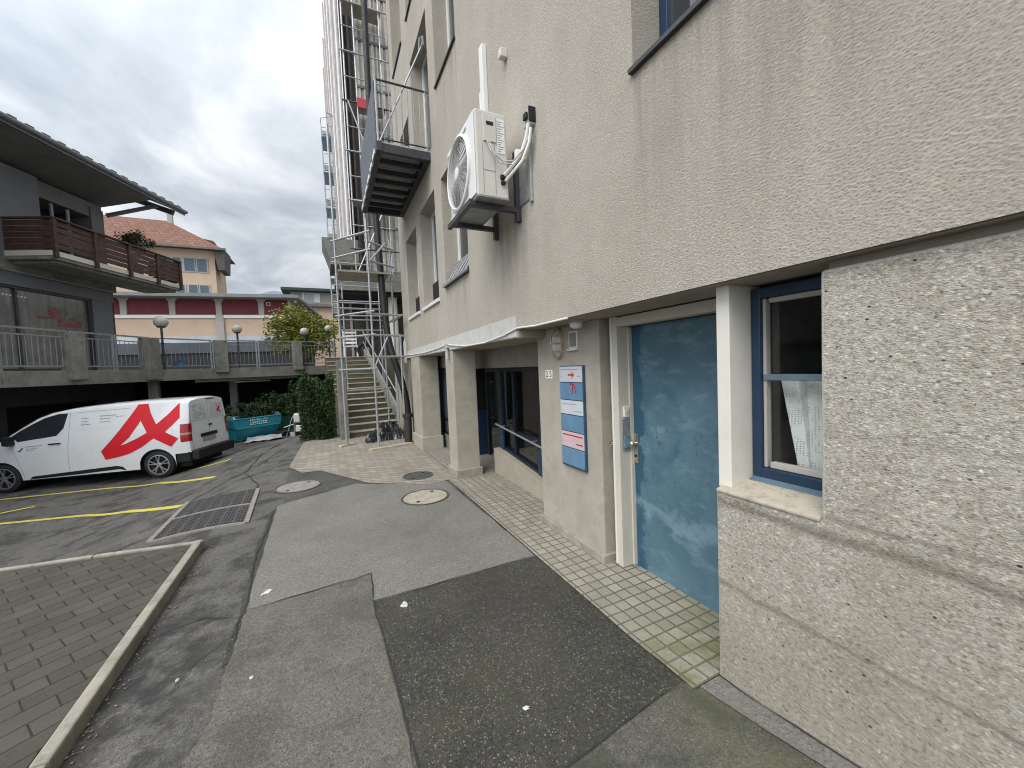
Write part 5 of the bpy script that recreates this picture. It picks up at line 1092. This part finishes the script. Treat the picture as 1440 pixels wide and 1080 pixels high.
# roof: tiled slope, boarded underside, gutter and strut
mb = MB(); sl_ = .44; RT = 5.0
mb.hexa([(-11, .15, 8.50), (RT, .15, 8.50), (RT, -8, 8.50+8.15*sl_), (-11, -8, 8.50+8.15*sl_), (-11, .15, 8.64), (RT, .15, 8.64), (RT, -8, 8.64+8.15*sl_), (-11, -8, 8.64+8.15*sl_)]); rf = mb.build('roof', M['roof_dark'], ch, **K)
mb = MB(); mb.tube([(-11, .21, 8.56), (RT, .21, 8.56)], .075, 10); mb.box(-11, .152, 8.42, RT-.02, .175, 8.63); mb.build('gutter', M['fascia'], rf, **K)
mb = MB()
for k in range(1, 40): mb.box(-11+k*.4-.02, .0, 8.655, -11+k*.4+.17, .2, 8.69)
mb.build('tile_edge', M['roof_dark'], rf, **K)
mb = MB(); mb.hexa([(-10.5, .10, 8.41), (3.45, .10, 8.41), (3.45, F-1.2, 8.02), (-10.5, F-1.2, 8.02), (-10.5, .10, 8.495), (3.45, .10, 8.495), (3.45, F-1.2, 8.45), (-10.5, F-1.2, 8.45)]); mb.build('soffit', M['soffit_dark'], ch, **K)
mb = MB(); mb.beam((3.2, F, 7.75), (3.95, -.1, 8.40), .10, .12); mb.build('strut', M['fascia'], ch, **K)
mb = MB(); mb.beam((4.75, -.1, 8.45), (4.75, -4, 9.95), .1, .2); mb.build('rafter', M['soffit_dark'], rf, **K)
mb = MB(); mb.tube([(-.6, F+.10, 5.10), (-.2, F+.10, 5.0), (.2, F+.1, 4.99), (3.15, F+.1, 4.97)], .03, 6); mb.tube([(-4, F+.14, 5.06), (-.2, F+.12, 5.06)], .05, 6); mb.build('conduit', M['rail_steel'], ch, **K)
# potted shrub on the balcony
p = CM @ Vector((3.55, -.75, 5.52)); t = thing('potted_shrub', 'grey-green potted shrub standing on the brown timber balcony', 'plant', p)
MB().lathe([(0, .0), (.18, .0), (.24, .42), (.20, .42), (.19, .36), (0, .36)], p, (0, 0, 1), 18).build('pot', M['kerb'], t, smooth=True)
mb = MB(); rn = random.Random(8)
for k in range(7): a = k*.9; mb.tube([p+Vector((0, 0, .35)), p+Vector((.12*math.cos(a), .12*math.sin(a), .9)), p+Vector((.45*math.cos(a), .45*math.sin(a), 1.5))], [.02, .014, .006], 6)
mb.build('stem', M['bark'], t); mb = MB(); mb.leaves(p+Vector((0, 0, 1.42)), (.62, .62, .58), 1500, .05, 22, .7, rn); mb.build('foliage', M['leaf_olive'], t, recalc=False)

# ================================================================== buildings of the upper street
rb = thing('banded_building', 'long low pale building with dark red upper cladding and a flat grey roof', 'building', (-12, 39.4, 2.03), R(-7))
B_ = parent_matrix(rb).inverted()
mb = MB(); mb.box(-14, 0, 3.1, 9.4, 12, 6.1); mb.build('wall', M['pink_wall'], rb, **K)
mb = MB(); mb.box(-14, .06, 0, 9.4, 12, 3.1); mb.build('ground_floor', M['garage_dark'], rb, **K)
mb = MB(); mb.box(-14, -.02, 2.6, 9.3, .055, 3.099); mb.build('glazing_band', simple('sky_lit_glass', (.46, .50, .54), .15, var=.15, scale=.8), rb, **K)
mb = MB(); mb.box(-14, -.05, 1.75, 9.3, .055, 2.598); mb.build('awning_band', simple('blue_grey_band', (.075, .09, .105), .6, var=.2, scale=.8), rb, **K)
mb = MB(); mb.box(-14, -.10, 4.56, 9.4, -.001, 4.80); mb.build('white_ledge', M['white_paint'], rb, **K)
for a, c in ((-14, -2.0), (-1.55, 1.05), (1.5, 4.15), (4.6, 7.15), (7.6, 9.35)):
    if a == -14:
        for q in range(4): MB().box(-14+3.1*q, -.03, 4.85, -14+3.1*q+2.65, -.0012, 6.09).build('red_cladding', M['red_panel'], rb, **K)
    else: MB().box(a, -.03, 4.85, c, -.0012, 6.09).build('red_cladding', M['red_panel'], rb, **K)
for x in (-4.85, -1.78, 1.27, 4.37, 7.37):
    mb = MB(); mb.box(x-.2, -.12, 4.801, x+.2, -.031, 5.85); mb.prism([(x-.2, -.12, 5.85), (x+.2, -.12, 5.85), (x+.38, -.12, 6.10), (x-.38, -.12, 6.10)], (0, .09, 0)); mb.build('post', M['pale_post'], rb, **K)
mb = MB(); mb.box(4.1, -.13, 0, 4.65, -.101, 4.80); mb.build('post', M['pale_post'], rb, **K)
mb = MB(); mb.box(-15, -1.2, 6.101, 10.4, 13, 6.3); mb.box(-14.9, -1.1, 6.30, 10.2, 12.8, 6.38); mb.build('roof', M['roof_grey'], rb, **K)
mb = MB()
for a, c, e, f_ in ((7.75, 5.62, 8.05, 5.66), (7.75, 5.85, 8.05, 5.89), (7.75, 5.66, 7.79, 5.85), (8.01, 5.66, 8.05, 5.85)): mb.box(a, -.034, c, e, -.0305, f_)
for k in range(9): mb.beam((7.85+.1*k, -.033, 5.08+.03*k), (7.93+.1*k, -.033, 5.2+.03*k-.06*(k % 2)), .025, .004, (0, 1, 0))
mb.build('graffiti', M['white_paint'], rb, **K)
mb = MB(); mb.box(-5.6, -.3, 5.2, -5.25, -.05, 5.75); mb.build('wall_lamp', M['white_paint'], rb, **K)

pb = thing('hipped_building', 'apricot building with red hipped tile roof behind the balcony', 'building', (-16, 56, 2.03))
mb = MB(); mb.box(-26, 55, 2, -10.9, 60, 16.3); mb.build('wall', M['pink_wall'], pb)
mb = MB(); E_ = [(-27, 53.9, 16.35), (-9.9, 53.9, 16.35), (-9.9, 61, 16.35), (-27, 61, 16.35)]; Rg = [(-27, 57.5, 20.0), (-15.6, 57.5, 20.0)]
mb.face([E_[0], E_[1], Rg[1], Rg[0]]); mb.face([E_[1], E_[2], Rg[1]]); mb.face([E_[2], E_[3], Rg[0], Rg[1]]); mb.face(E_); mb.face([E_[3], E_[0], Rg[0]])
mb.build('roof', M['roof_red'], pb)
mb = MB(); mb.box(-27, 53.8, 16.16, -9.6, 53.95, 16.38); mb.build('eaves_gutter', M['soffit_dark'], pb)
mb = MB(); mb.prism([(-10.85, 54.2, 16.3), (-9.75, 54.2, 16.3), (-9.9, 54.2, 14.0), (-10.5, 54.2, 14.0)], (0, 3, 0)); mb.build('side_roof', M['roof_dark'], pb)
MB().box(-15.5, 57.2, 19, -15.05, 57.65, 21.2).build('chimney', M['pale_post'], pb); mb = MB(); mb.hexa([(-14.6, 55.9, 17.55), (-13.8, 55.9, 17.55), (-13.8, 56.4, 17.85), (-14.6, 56.4, 17.85), (-14.6, 55.9, 17.65), (-13.8, 55.9, 17.65), (-13.8, 56.4, 17.95), (-14.6, 56.4, 17.95)]); mb.build('skylight', M['white_paint'], pb)
mb = MB(); mb.prism([(-12.6, 57, 17.3), (-11.3, 57, 17.0), (-11.3, 57, 18.0), (-12.4, 57, 18.2)], (0, 1.5, 0)); mb.build('dormer', M['roof_red'], pb)
for a, c, z0, z1 in ((-16.0, -15.1, 13.85, 15.25), (-14.7, -13.95, 13.85, 15.25), (-13.75, -12.75, 13.85, 15.25), (-12.6, -11.65, 13.85, 15.25), (-13.5, -12.65, 11.3, 12.3), (-12.5, -11.6, 11.3, 12.3), (-14.6, -13.8, 11.3, 12.3)):
    f = MB().box(a-.1, 54.93, z0-.12, c+.1, 54.998, z1+.08).build('window', M['pale_post'], pb); MB().box(a+.06, 54.90, z0, c-.06, 54.929, z1).build('pane', simple('blue_grey_pane', (.08, .12, .15), .15), f)

sb = thing('flat_roof_building', 'distant beige building with dark green roof edge and one bright window', 'building', (-1, 60, 2.03))
MB().box(-4.0, 60, 2, 8, 70, 11.3).build('lower_wall', M['pink_wall'], sb); MB().box(-3.9, 60.2, 11.3, 8, 70, 13.0).build('upper_wall', M['pale_post'], sb)
MB().box(-4.9, 59, 13.0, 8.6, 71, 13.35).build('roof', simple('green_black_roof_edge', (.03, .06, .05), .7), sb); MB().box(-6, 59.4, 10.95, 8.2, 60.15, 11.29).build('ledge', M['soffit_dark'], sb)
f = MB().box(-2.5, 60.1, 11.6, -.3, 60.199, 12.9).build('window', M['white_paint'], sb); MB().box(-2.3, 60.06, 11.7, -1.1, 60.099, 12.8).build('pane', simple('bright_pane', (.35, .42, .42), .15), f)

# ================================================================== neighbouring block under scaffolding, terrace, stairs
ab = thing('scaffolded_block', 'tall neighbouring apartment block clad in boards behind scaffolding', 'building', (3, 17, 2.25))
mb = MB(); mb.box(1.75, 17, 2.2, 8, 38, 24); mb.build('wall', M['boards'], ab)
for k in range(10): MB().box(1.76, 16.93, 5.75+k*1.85, 3.6, 16.999, 5.82+k*1.85+.03).build('floor_line', M['soffit_dark'], ab)
mb = MB(); rn = random.Random(9)
for k in range(9): x = 1.8+k*.19; mb.box(x, 16.95, 5.8, x+rn.uniform(.05, .11), 16.999, 23.9)
mb.build('board_strips', simple('grey_weathered_strip', (.46, .43, .39), .85, var=.3, scale=2), ab)
mb = MB(); mb.box(.45, 14.9, 5.0, 3.4, 17, 5.28); mb.box(.46, 14.91, 4.62, 3.39, 15.05, 5.0); mb.build('canopy', M['old_concrete'], ab)
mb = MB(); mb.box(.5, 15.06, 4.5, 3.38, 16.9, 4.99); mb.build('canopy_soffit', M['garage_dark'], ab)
mb = MB(); mb.lathe([(.17, 0), (.17, 2.5)], (2.42, 15.45, 2.25), (0, 0, 1), 24); mb.build('column', M['cream_light'], ab, smooth=True)
mb = MB(); mb.box(.55, 16.95, 2.25, 3.3, 16.999, 4.5); mb.build('shop_front', simple('shaded_shop_front', (.07, .06, .055), .7, var=.5, scale=2), ab)
for x in (.95, 1.55): MB().box(x, 16.9, 2.25, x+.09, 16.948, 4.5).build('shop_post', M['pale_post'], ab)
mb = MB(); mb.box(1.62, 16.03, 11.8, 2.3, 16.07, 12.15); mb.build('red_board', M['red_paint'], ab)
mb = MB(); mb.box(.35, 16.5, 5.9, 1.4, 18.5, 6.1); mb.prism([(.35, 16.5, 6.1), (.1, 16.5, 6.9), (1.4, 16.5, 6.9), (1.4, 16.5, 6.1)], (0, 2, 0)); mb.build('corner_balcony', M['old_concrete'], ab)
# white protective sheets along the street side
sh = thing('scaffold_sheets', 'tall white protective sheets hung along the street side of the scaffolding', 'scaffold sheet', (.7, 17, 5.5))
for k in range(7):
    y = 17.0+k*3.0; mb = MB(); rows = []
    for i in range(9): rows.append([(1.22+.05*math.sin(i*2.1+k)+.02*k, y+2.85*i/8, z) for z in (5.6, 9, 13, 17, 21, 25.5)])
    mb.grid(rows); o = mb.build('sheet', M['netting'], sh, smooth=True)
    MB().tube([(1.12, y-.25, 5.3), (1.12, y-.25, 26)], .05, 6).build('standard', simple('brownish_steel', (.42, .38, .36), .6) if k == 0 else bpy.data.materials['brownish_steel'], sh)
# terrace at the head of the stairs
mb = MB(); mb.prism([(x, y, -1.2) for x, y in ((.37, 15.15), (6, 15.15), (6, 40), (.37, 40))], (0, 0, 3.44)); tag(mb.build('upper_terrace', M['stair_concrete']), kind='structure')
STM = Matrix.Rotation(R(6), 4, 'Z'); st = thing('concrete_stairs', 'worn concrete staircase climbing to the raised street behind scaffold poles', 'stairs', (.42, 10.68, 0), STM)
mb = MB(); prof = [(0, -.2)]
for k in range(15): prof += [(.3*k, .15*k), (.3*k, .15*(k+1)-.025)]
prof += [(4.6, 2.225), (4.6, -.2)]
# clean stair profile: riser then tread
prof = [(0, -.2), (0, .125)]
for k in range(1, 15): prof += [(.3*k, .15*k-.025), (.3*k, .15*(k+1)-.025)]
prof += [(4.65, 2.225), (4.65, -.2)]
mb.prism([(0, y, z) for y, z in prof], (1.32, 0, 0)); mb.build('steps', M['stair_concrete'], st, **K)
for k in range(15): MB().box(-.004, .3*k-.02, .15*(k+1)-.0245, 1.324, .3*k+.285, .15*(k+1)).build('tread', M['nosing'], st, bevel=.005, **K)
mb = MB(); mb.box(-.22, -.18, -.2, -.02, .04, 2.0); mb.build('end_pillar', M['old_concrete'], st, bevel=.01, **K)
mb = MB(); mb.prism([(1.33, -.05, -.2), (1.33, -.05, .30), (1.33, 4.6, 2.55), (1.33, 4.6, -.2)], (.15, 0, 0)); mb.build('side_wall', M['old_concrete'], st, bevel=.01, **K)
mb = MB(); mb.tube([(1.30, -.1, .95), (1.30, 4.4, 3.2)], .02, 8); mb.tube([(1.30, -.1, .55), (1.30, 4.4, 2.8)], .014, 8)
for k in range(4): mb.tube([(1.30, .1+1.3*k, .1+.65*k), (1.30, .1+1.3*k, 1.05+.65*k)], .016, 6)
mb.build('handrail', M['galv'], st, **K)
mb = MB(); mb.box(1.66, 9.43, 0, 3.2, 10.9, 1.95); mb.prism([(2.0, 10.9, -.1), (5, 10.9, -.1), (5, 15.1, -.1), (2.0, 15.1, -.1)], (0, 0, 2.3)) if False else None
mb.free if False else None
tag(mb.build('garden_wall', M['smooth_render'], bevel=.01), 'pale rendered low wall between the stairs and the grey building', 'wall')

# scaffolding over the foot of the stairs
sc = thing('scaffolding', 'galvanised tube scaffolding standing over the foot of the concrete stairs', 'scaffolding', (.9, 9.2, 0))
PO = [((.31, 9.6), 7.2), ((.92, 8.80), 4.95), ((1.53, 8.96), 2.5), ((1.557, 9.92), 4.9), ((.36, 11.2), 5.2), ((1.5, 11.3), 5.0)]
for (x, y), h in PO:
    p_ = MB().tube([(x, y, .06), (x, y, h)], .0242, 10).build('standard', M['galv'], sc, smooth=True)
    mb = MB(); mb.box(x-.07, y-.07, .045, x+.07, y+.07, .055); mb.tube([(x, y, .05), (x, y, .35)], .018, 8); mb.build('base_jack', M['galv'], p_)
def led(a, c, z, r=.0242):
    a, c = Vector((*a, z)), Vector((*c, z)); v = (c-a).normalized()*.1; MB().tube([a-v, c+v], r, 8).build('ledger', M['galv'], sc, smooth=True)
P_ = [p for p, h in PO]
for z in (1.75, 2.48, 2.98, 4.28, 4.66): led(P_[0], P_[1], z)
for z in (2.0, 2.47, 2.93, 4.25, 4.68): led(P_[1], (1.53, 8.96), z) if z < 3 else led((1.02, 9.5), (1.557, 9.92), z)
for z in (2.0, 2.9): led(P_[2], P_[3], z); led(P_[0], P_[4], z+.05); led(P_[3], P_[5], z+.05)
for z in (1.2, 3.4): led(P_[4], P_[5], z)
for (x, y), h in (((.55, 13.0), 5.0), ((1.62, 13.0), 5.0)):
    MB().tube([(x, y, .9 if y > 12 else .06), (x, y, h)], .02, 8).build('standard', M['galv'], sc, smooth=True)
for z in (3.0, 3.45, 3.9, 4.5): led((.55, 13.0), (1.62, 13.0), z, .018); led((.36, 11.2), (1.5, 11.3), z+.1, .018); led((.36, 11.2), (.55, 13.0), z, .016)
def brace(a, c): MB().tube([a, c], .019, 6).build('brace', M['galv'], sc)
brace((.92, 8.8, 1.75), (1.25, 8.9, 2.45)); brace((.31, 9.6, 3.0), (.36, 11.2, 4.6)); brace((.92, 8.8, 4.0), (1.4, 9.6, 4.7))
for k in range(3): mb = MB(); mb.box(.36, 9.75+k*.34, 4.02, 1.50, 9.75+k*.34+.32, 4.065); mb.build('deck_board', M['boards'], sc)
# wall scaffolding in front of the neighbouring block
s2 = thing('scaffolding', 'tall scaffolding with many lifts in front of the boarded end of the neighbouring block', 'scaffolding', (1.4, 16.2, 2.3))
for x in (1.25, 1.65, 2.1, 2.6):
    MB().tube([(x, 16.2, 5.3), (x, 16.2, 24)], .03, 8).build('standard', M['galv'], s2, smooth=True)
for k in range(10):
    z = 6.45+1.85*k; MB().tube([(1.1, 16.14, z), (2.9, 16.14, z)], .03, 6).build('ledger', M['galv'] if k % 3 else M['dark_steel'], s2)
    if k % 2: MB().box(1.3, 16.22, z+.04, 2.7, 16.85, z+.09).build('deck_board', M['boards'], s2)
    MB().tube([(1.2, 16.12, z+.9), (2.8, 16.12, z+.9)], .02, 6).build('guard_rail', M['galv'], s2)
MB().tube([(1.28, 16.1, 5.5), (2.5, 16.1, 8.3)], .025, 6).build('brace', M['galv'], s2); MB().tube([(2.5, 16.1, 8.5), (1.3, 16.1, 12)], .025, 6).build('brace', M['galv'], s2)
# stair tower at the far left edge of the scaffolding
s3 = thing('scaffold_tower', 'slender scaffold stair tower seen against the sky left of the white sheets', 'scaffolding', (.8, 23.4, 2.2))
for x, y, h in ((.46, 23.6, 14.15), (.95, 23.3, 15.7), (.5, 24.9, 14.1), (1.0, 24.6, 14.1)): MB().tube([(x, y, 2.1), (x, y, h)], .03, 6).build('standard', M['galv'], s3)
MB().tube([(.75, 23.2, 15.65), (1.15, 23.4, 15.6)], .03, 6).build('top_bar', M['galv'], s3)
for k in range(6):
    z = 5.0+1.9*k; mb = MB()
    for dz in (0, .5, 1.0): mb.tube([(.46, 23.6, z+dz), (1.0, 23.25, z+dz)], .018, 5); mb.tube([(.46, 23.6, z+dz), (.5, 24.9, z+dz)], .018, 5)
    mb.build('guard_rail', M['galv'], s3); MB().box(.46, 23.4, z-.05, 1.0, 24.9, z).build('platform', simple('blue_grey_deck', (.16, .22, .28), .6) if k == 0 else bpy.data.materials['blue_grey_deck'], s3)
    mb = MB()
    for q in range(5): mb.box(.52, 23.6+.2*q, z+.2+.15*q, .95, 23.75+.2*q, z+.23+.15*q)
    mb.build('stair_flight', M['galv'], s3)
# black corrugated hose down the corner
HP = [(1.575, 8.95, .05), (1.60, 8.96, .42), (1.604, 8.98, .813), (1.549, 9.02, 1.292), (1.431, 9.201, 1.869), (1.349, 9.433, 2.379), (1.319, 9.65, 3.074), (1.313, 9.865, 3.962), (1.316, 10.087, 5.054), (1.312, 10.257, 6.156), (1.339, 10.442, 7.817), (1.366, 10.628, 9.511), (1.405, 10.805, 11.147), (1.45, 11, 13.5)]
def smooth_path(P, k=10):
    P = [Vector(p) for p in P]; o = []
    for i in range(len(P)-1):
        a, b_, c, d = P[max(i-1, 0)], P[i], P[i+1], P[min(i+2, len(P)-1)]
        for q in range(k): t = q/k; o.append(.5*((2*b_)+(c-a)*t+(2*a-5*b_+4*c-d)*t*t+(3*b_-a-3*c+d)*t**3))
    return o+[P[-1]]
hp = smooth_path(HP, 14); hs = thing('corrugated_hose', 'long black corrugated hose hanging down the corner of the grey building', 'hose', (1.6, 8.95, .05))
MB().tube(hp, [.072+.005*(i % 2) for i in range(len(hp))], 12).build('hose', M['black'], hs, smooth=True)
mb = MB(); mb.tube([(1.585, 8.955, .0), (1.60, 8.96, .66)], .088, 14); mb.lathe([(.09, 0), (.112, .01), (.112, .09), (.09, .1)], (1.60, 8.96, .60), (0, 0, 1), 18); mb.build('down_pipe', simple('brown_black_pipe', (.035, .03, .027), .55), hs, smooth=True)
# timber soles under the scaffold feet
for i, (a, c, lb) in enumerate((((.72, 8.62), (1.64, 8.86), 'long pale timber plank under the two front scaffold feet by the black hose'), ((.16, 9.47), (.44, 9.66), 'short pale timber block under the left scaffold foot'))):
    mb = MB(); mb.beam((*a, .024), (*c, .024), .13, .04); tag(mb.build('timber_plank', M['plank'], bevel=.004), lb, 'plank')
# crumpled black sheet
mb = MB(); rn = random.Random(12); rows = []
for i in range(22):
    r_ = []
    for j in range(15):
        u, v = i/21, j/14; e_ = math.sin(math.pi*u)**.6*math.sin(math.pi*v)**.6
        r_.append((.74+.94*u+rn.uniform(-.03, .03), 9.55+.62*v+.30*u*.5+rn.uniform(-.03, .03), .012+e_*(.46*(.4+.6*u)+rn.uniform(-.13, .13))+.01*rn.random()))
    rows.append(r_)
mb.grid(rows); o = mb.build('plastic_sheet', M['black_sheet']); tag(o, 'crumpled shiny black plastic sheet heaped at the foot of the stairs', 'sheet')
# white garden chair and tyre on the terrace
t = thing('garden_chair', 'white slatted garden chair on the terrace at the head of the stairs', 'chair', (.85, 15.9, 2.25))
mb = MB(); mb.box(.6, 15.7, 2.66, 1.1, 16.15, 2.70); mb.build('seat', M['white_paint'], t)
mb = MB()
for k in range(4): mb.box(.6, 16.12, 2.80+k*.13, 1.1, 16.15, 2.87+k*.13)
for x in (.6, 1.06): mb.box(x, 16.151, 2.66, x+.04, 16.18, 3.3)
mb.build('backrest', M['white_paint'], t)
for x, y in ((.6, 15.7), (1.06, 15.7), (.6, 16.1), (1.06, 16.1)): MB().box(x, y, 2.25, x+.04, y+.04, 2.659).build('leg', M['white_paint'], t)
mb = MB(); mb.tube([(1.35+.24*math.cos(2*math.pi*k/28), 15.75, 2.53+.24*math.sin(2*math.pi*k/28)) for k in range(28)], .075, 10, closed=True); tag(mb.build('tyre', M['rubber'], smooth=True), 'black tyre standing at the head of the stairs', 'tyre')
# ================================================================== planting
def shrub(name, c, rad, n, size, mat, label, cat, clumps, seed, trunk=None, group=None):
    t = thing(name, label, cat, (c[0], c[1], trunk if trunk is not None else c[2]-rad[2]), None, group); rn = random.Random(seed)
    mb = MB(); z0 = trunk if trunk is not None else c[2]-rad[2]; base = Vector((c[0], c[1], z0))
    for k in range(9):
        e_ = Vector((c[0]+rn.uniform(-.75, .75)*rad[0], c[1]+rn.uniform(-.75, .75)*rad[1], c[2]+rn.uniform(-.2, .85)*rad[2])); m_ = base.lerp(e_, .45)+Vector((0, 0, .15*rad[2])); s_ = base+Vector((rn.uniform(-.04, .04), rn.uniform(-.04, .04), 0))
        mb.tube([s_, m_, e_], [.045 if trunk is not None else .025, .025, .008], 6)
    mb.build('trunk', M['bark'], t); mb = MB(); mb.leaves(c, rad, n, size, clumps, .65, rn); mb.build('crown', mat, t, recalc=False); return t
shrub('small_tree', (-.95, 22.4, 3.9), (1.8, 1.3, 1.4), 6000, .105, M['leaf_yellow'], 'yellow-green autumn tree behind the railing left of the scaffolding', 'tree', 70, 21, 2.03)
for i, (c, r, lab) in enumerate((((-4.0, 17.3, .30), (.75, .5, .55), 'dark green shrub close to the right of the van rear'), ((-3.0, 17.6, .38), (.75, .5, .55), 'dark green shrub directly behind the left half of the skip'), ((-2.1, 17.5, .45), (.7, .5, .65), 'dark green shrub directly behind the right half of the skip'), ((-1.2, 17.3, .55), (.65, .5, .75), 'tall dark green shrub behind the white site machine'))):
    shrub('dark_shrub', c, r, 1500, .065, M['leaf_dark'], lab, 'shrub', 24, 30+i, -.7, 'shrubs under the edge of the raised street')
t = thing('clipped_hedge', 'tall deep green clipped hedge filling the dark gap left of the concrete stairs', 'hedge', (-.27, 11.3, 0)); rn = random.Random(41); mb = MB()
for _ in range(10000):
    xx = rn.uniform(-.70, .13); tp = 1.50+.10*math.sin(xx*9)+.07*math.sin(xx*23+1)
    p = Vector((xx, rn.uniform(10.95, 11.75), rn.uniform(.04, tp+rn.uniform(-.16, .10)))); q = rn.random()
    if q < .45: p.y = 10.95+.10*math.sin(p.x*11+p.z*5)+rn.uniform(-.10, .14)
    elif q < .6: p.z = tp+rn.uniform(-.14, .12)
    a = Vector((rn.gauss(0, 1), rn.gauss(0, 1), rn.gauss(0, 1))).normalized(); b_ = a.cross(Vector((rn.gauss(0, 1), rn.gauss(0, 1), rn.gauss(0, 1)))).normalized(); z = .04*rn.uniform(.6, 1.4)
    mb.face([p-a*z, p-b_*z*.35, p+a*z, p+b_*z*.35])
mb.build('foliage', M['leaf_ivy'], t, recalc=False); mb = MB()
for k in range(8): x = -.6+.09*k; mb.tube([(x, 11.35, .0), (x+.03, 11.35, .7), (x-.05, 11.3, 1.45)], [.03, .022, .01], 6)
mb.build('stem', M['bark'], t)
# forested hills behind the town
mb = MB(); rn = random.Random(3); rows = []
for i in range(70):
    x = -2200+50*i; h = 160+18*math.sin(i*.33)+14*math.sin(i*.9+1)+rn.uniform(-5, 5); rows.append([(x, 900, -5), (x, 950, h*.6), (x, 1010, h), (x, 1200, -5)])
mb.grid(rows); tag(mb.build('hills', M['hill'], smooth=True), kind='structure')
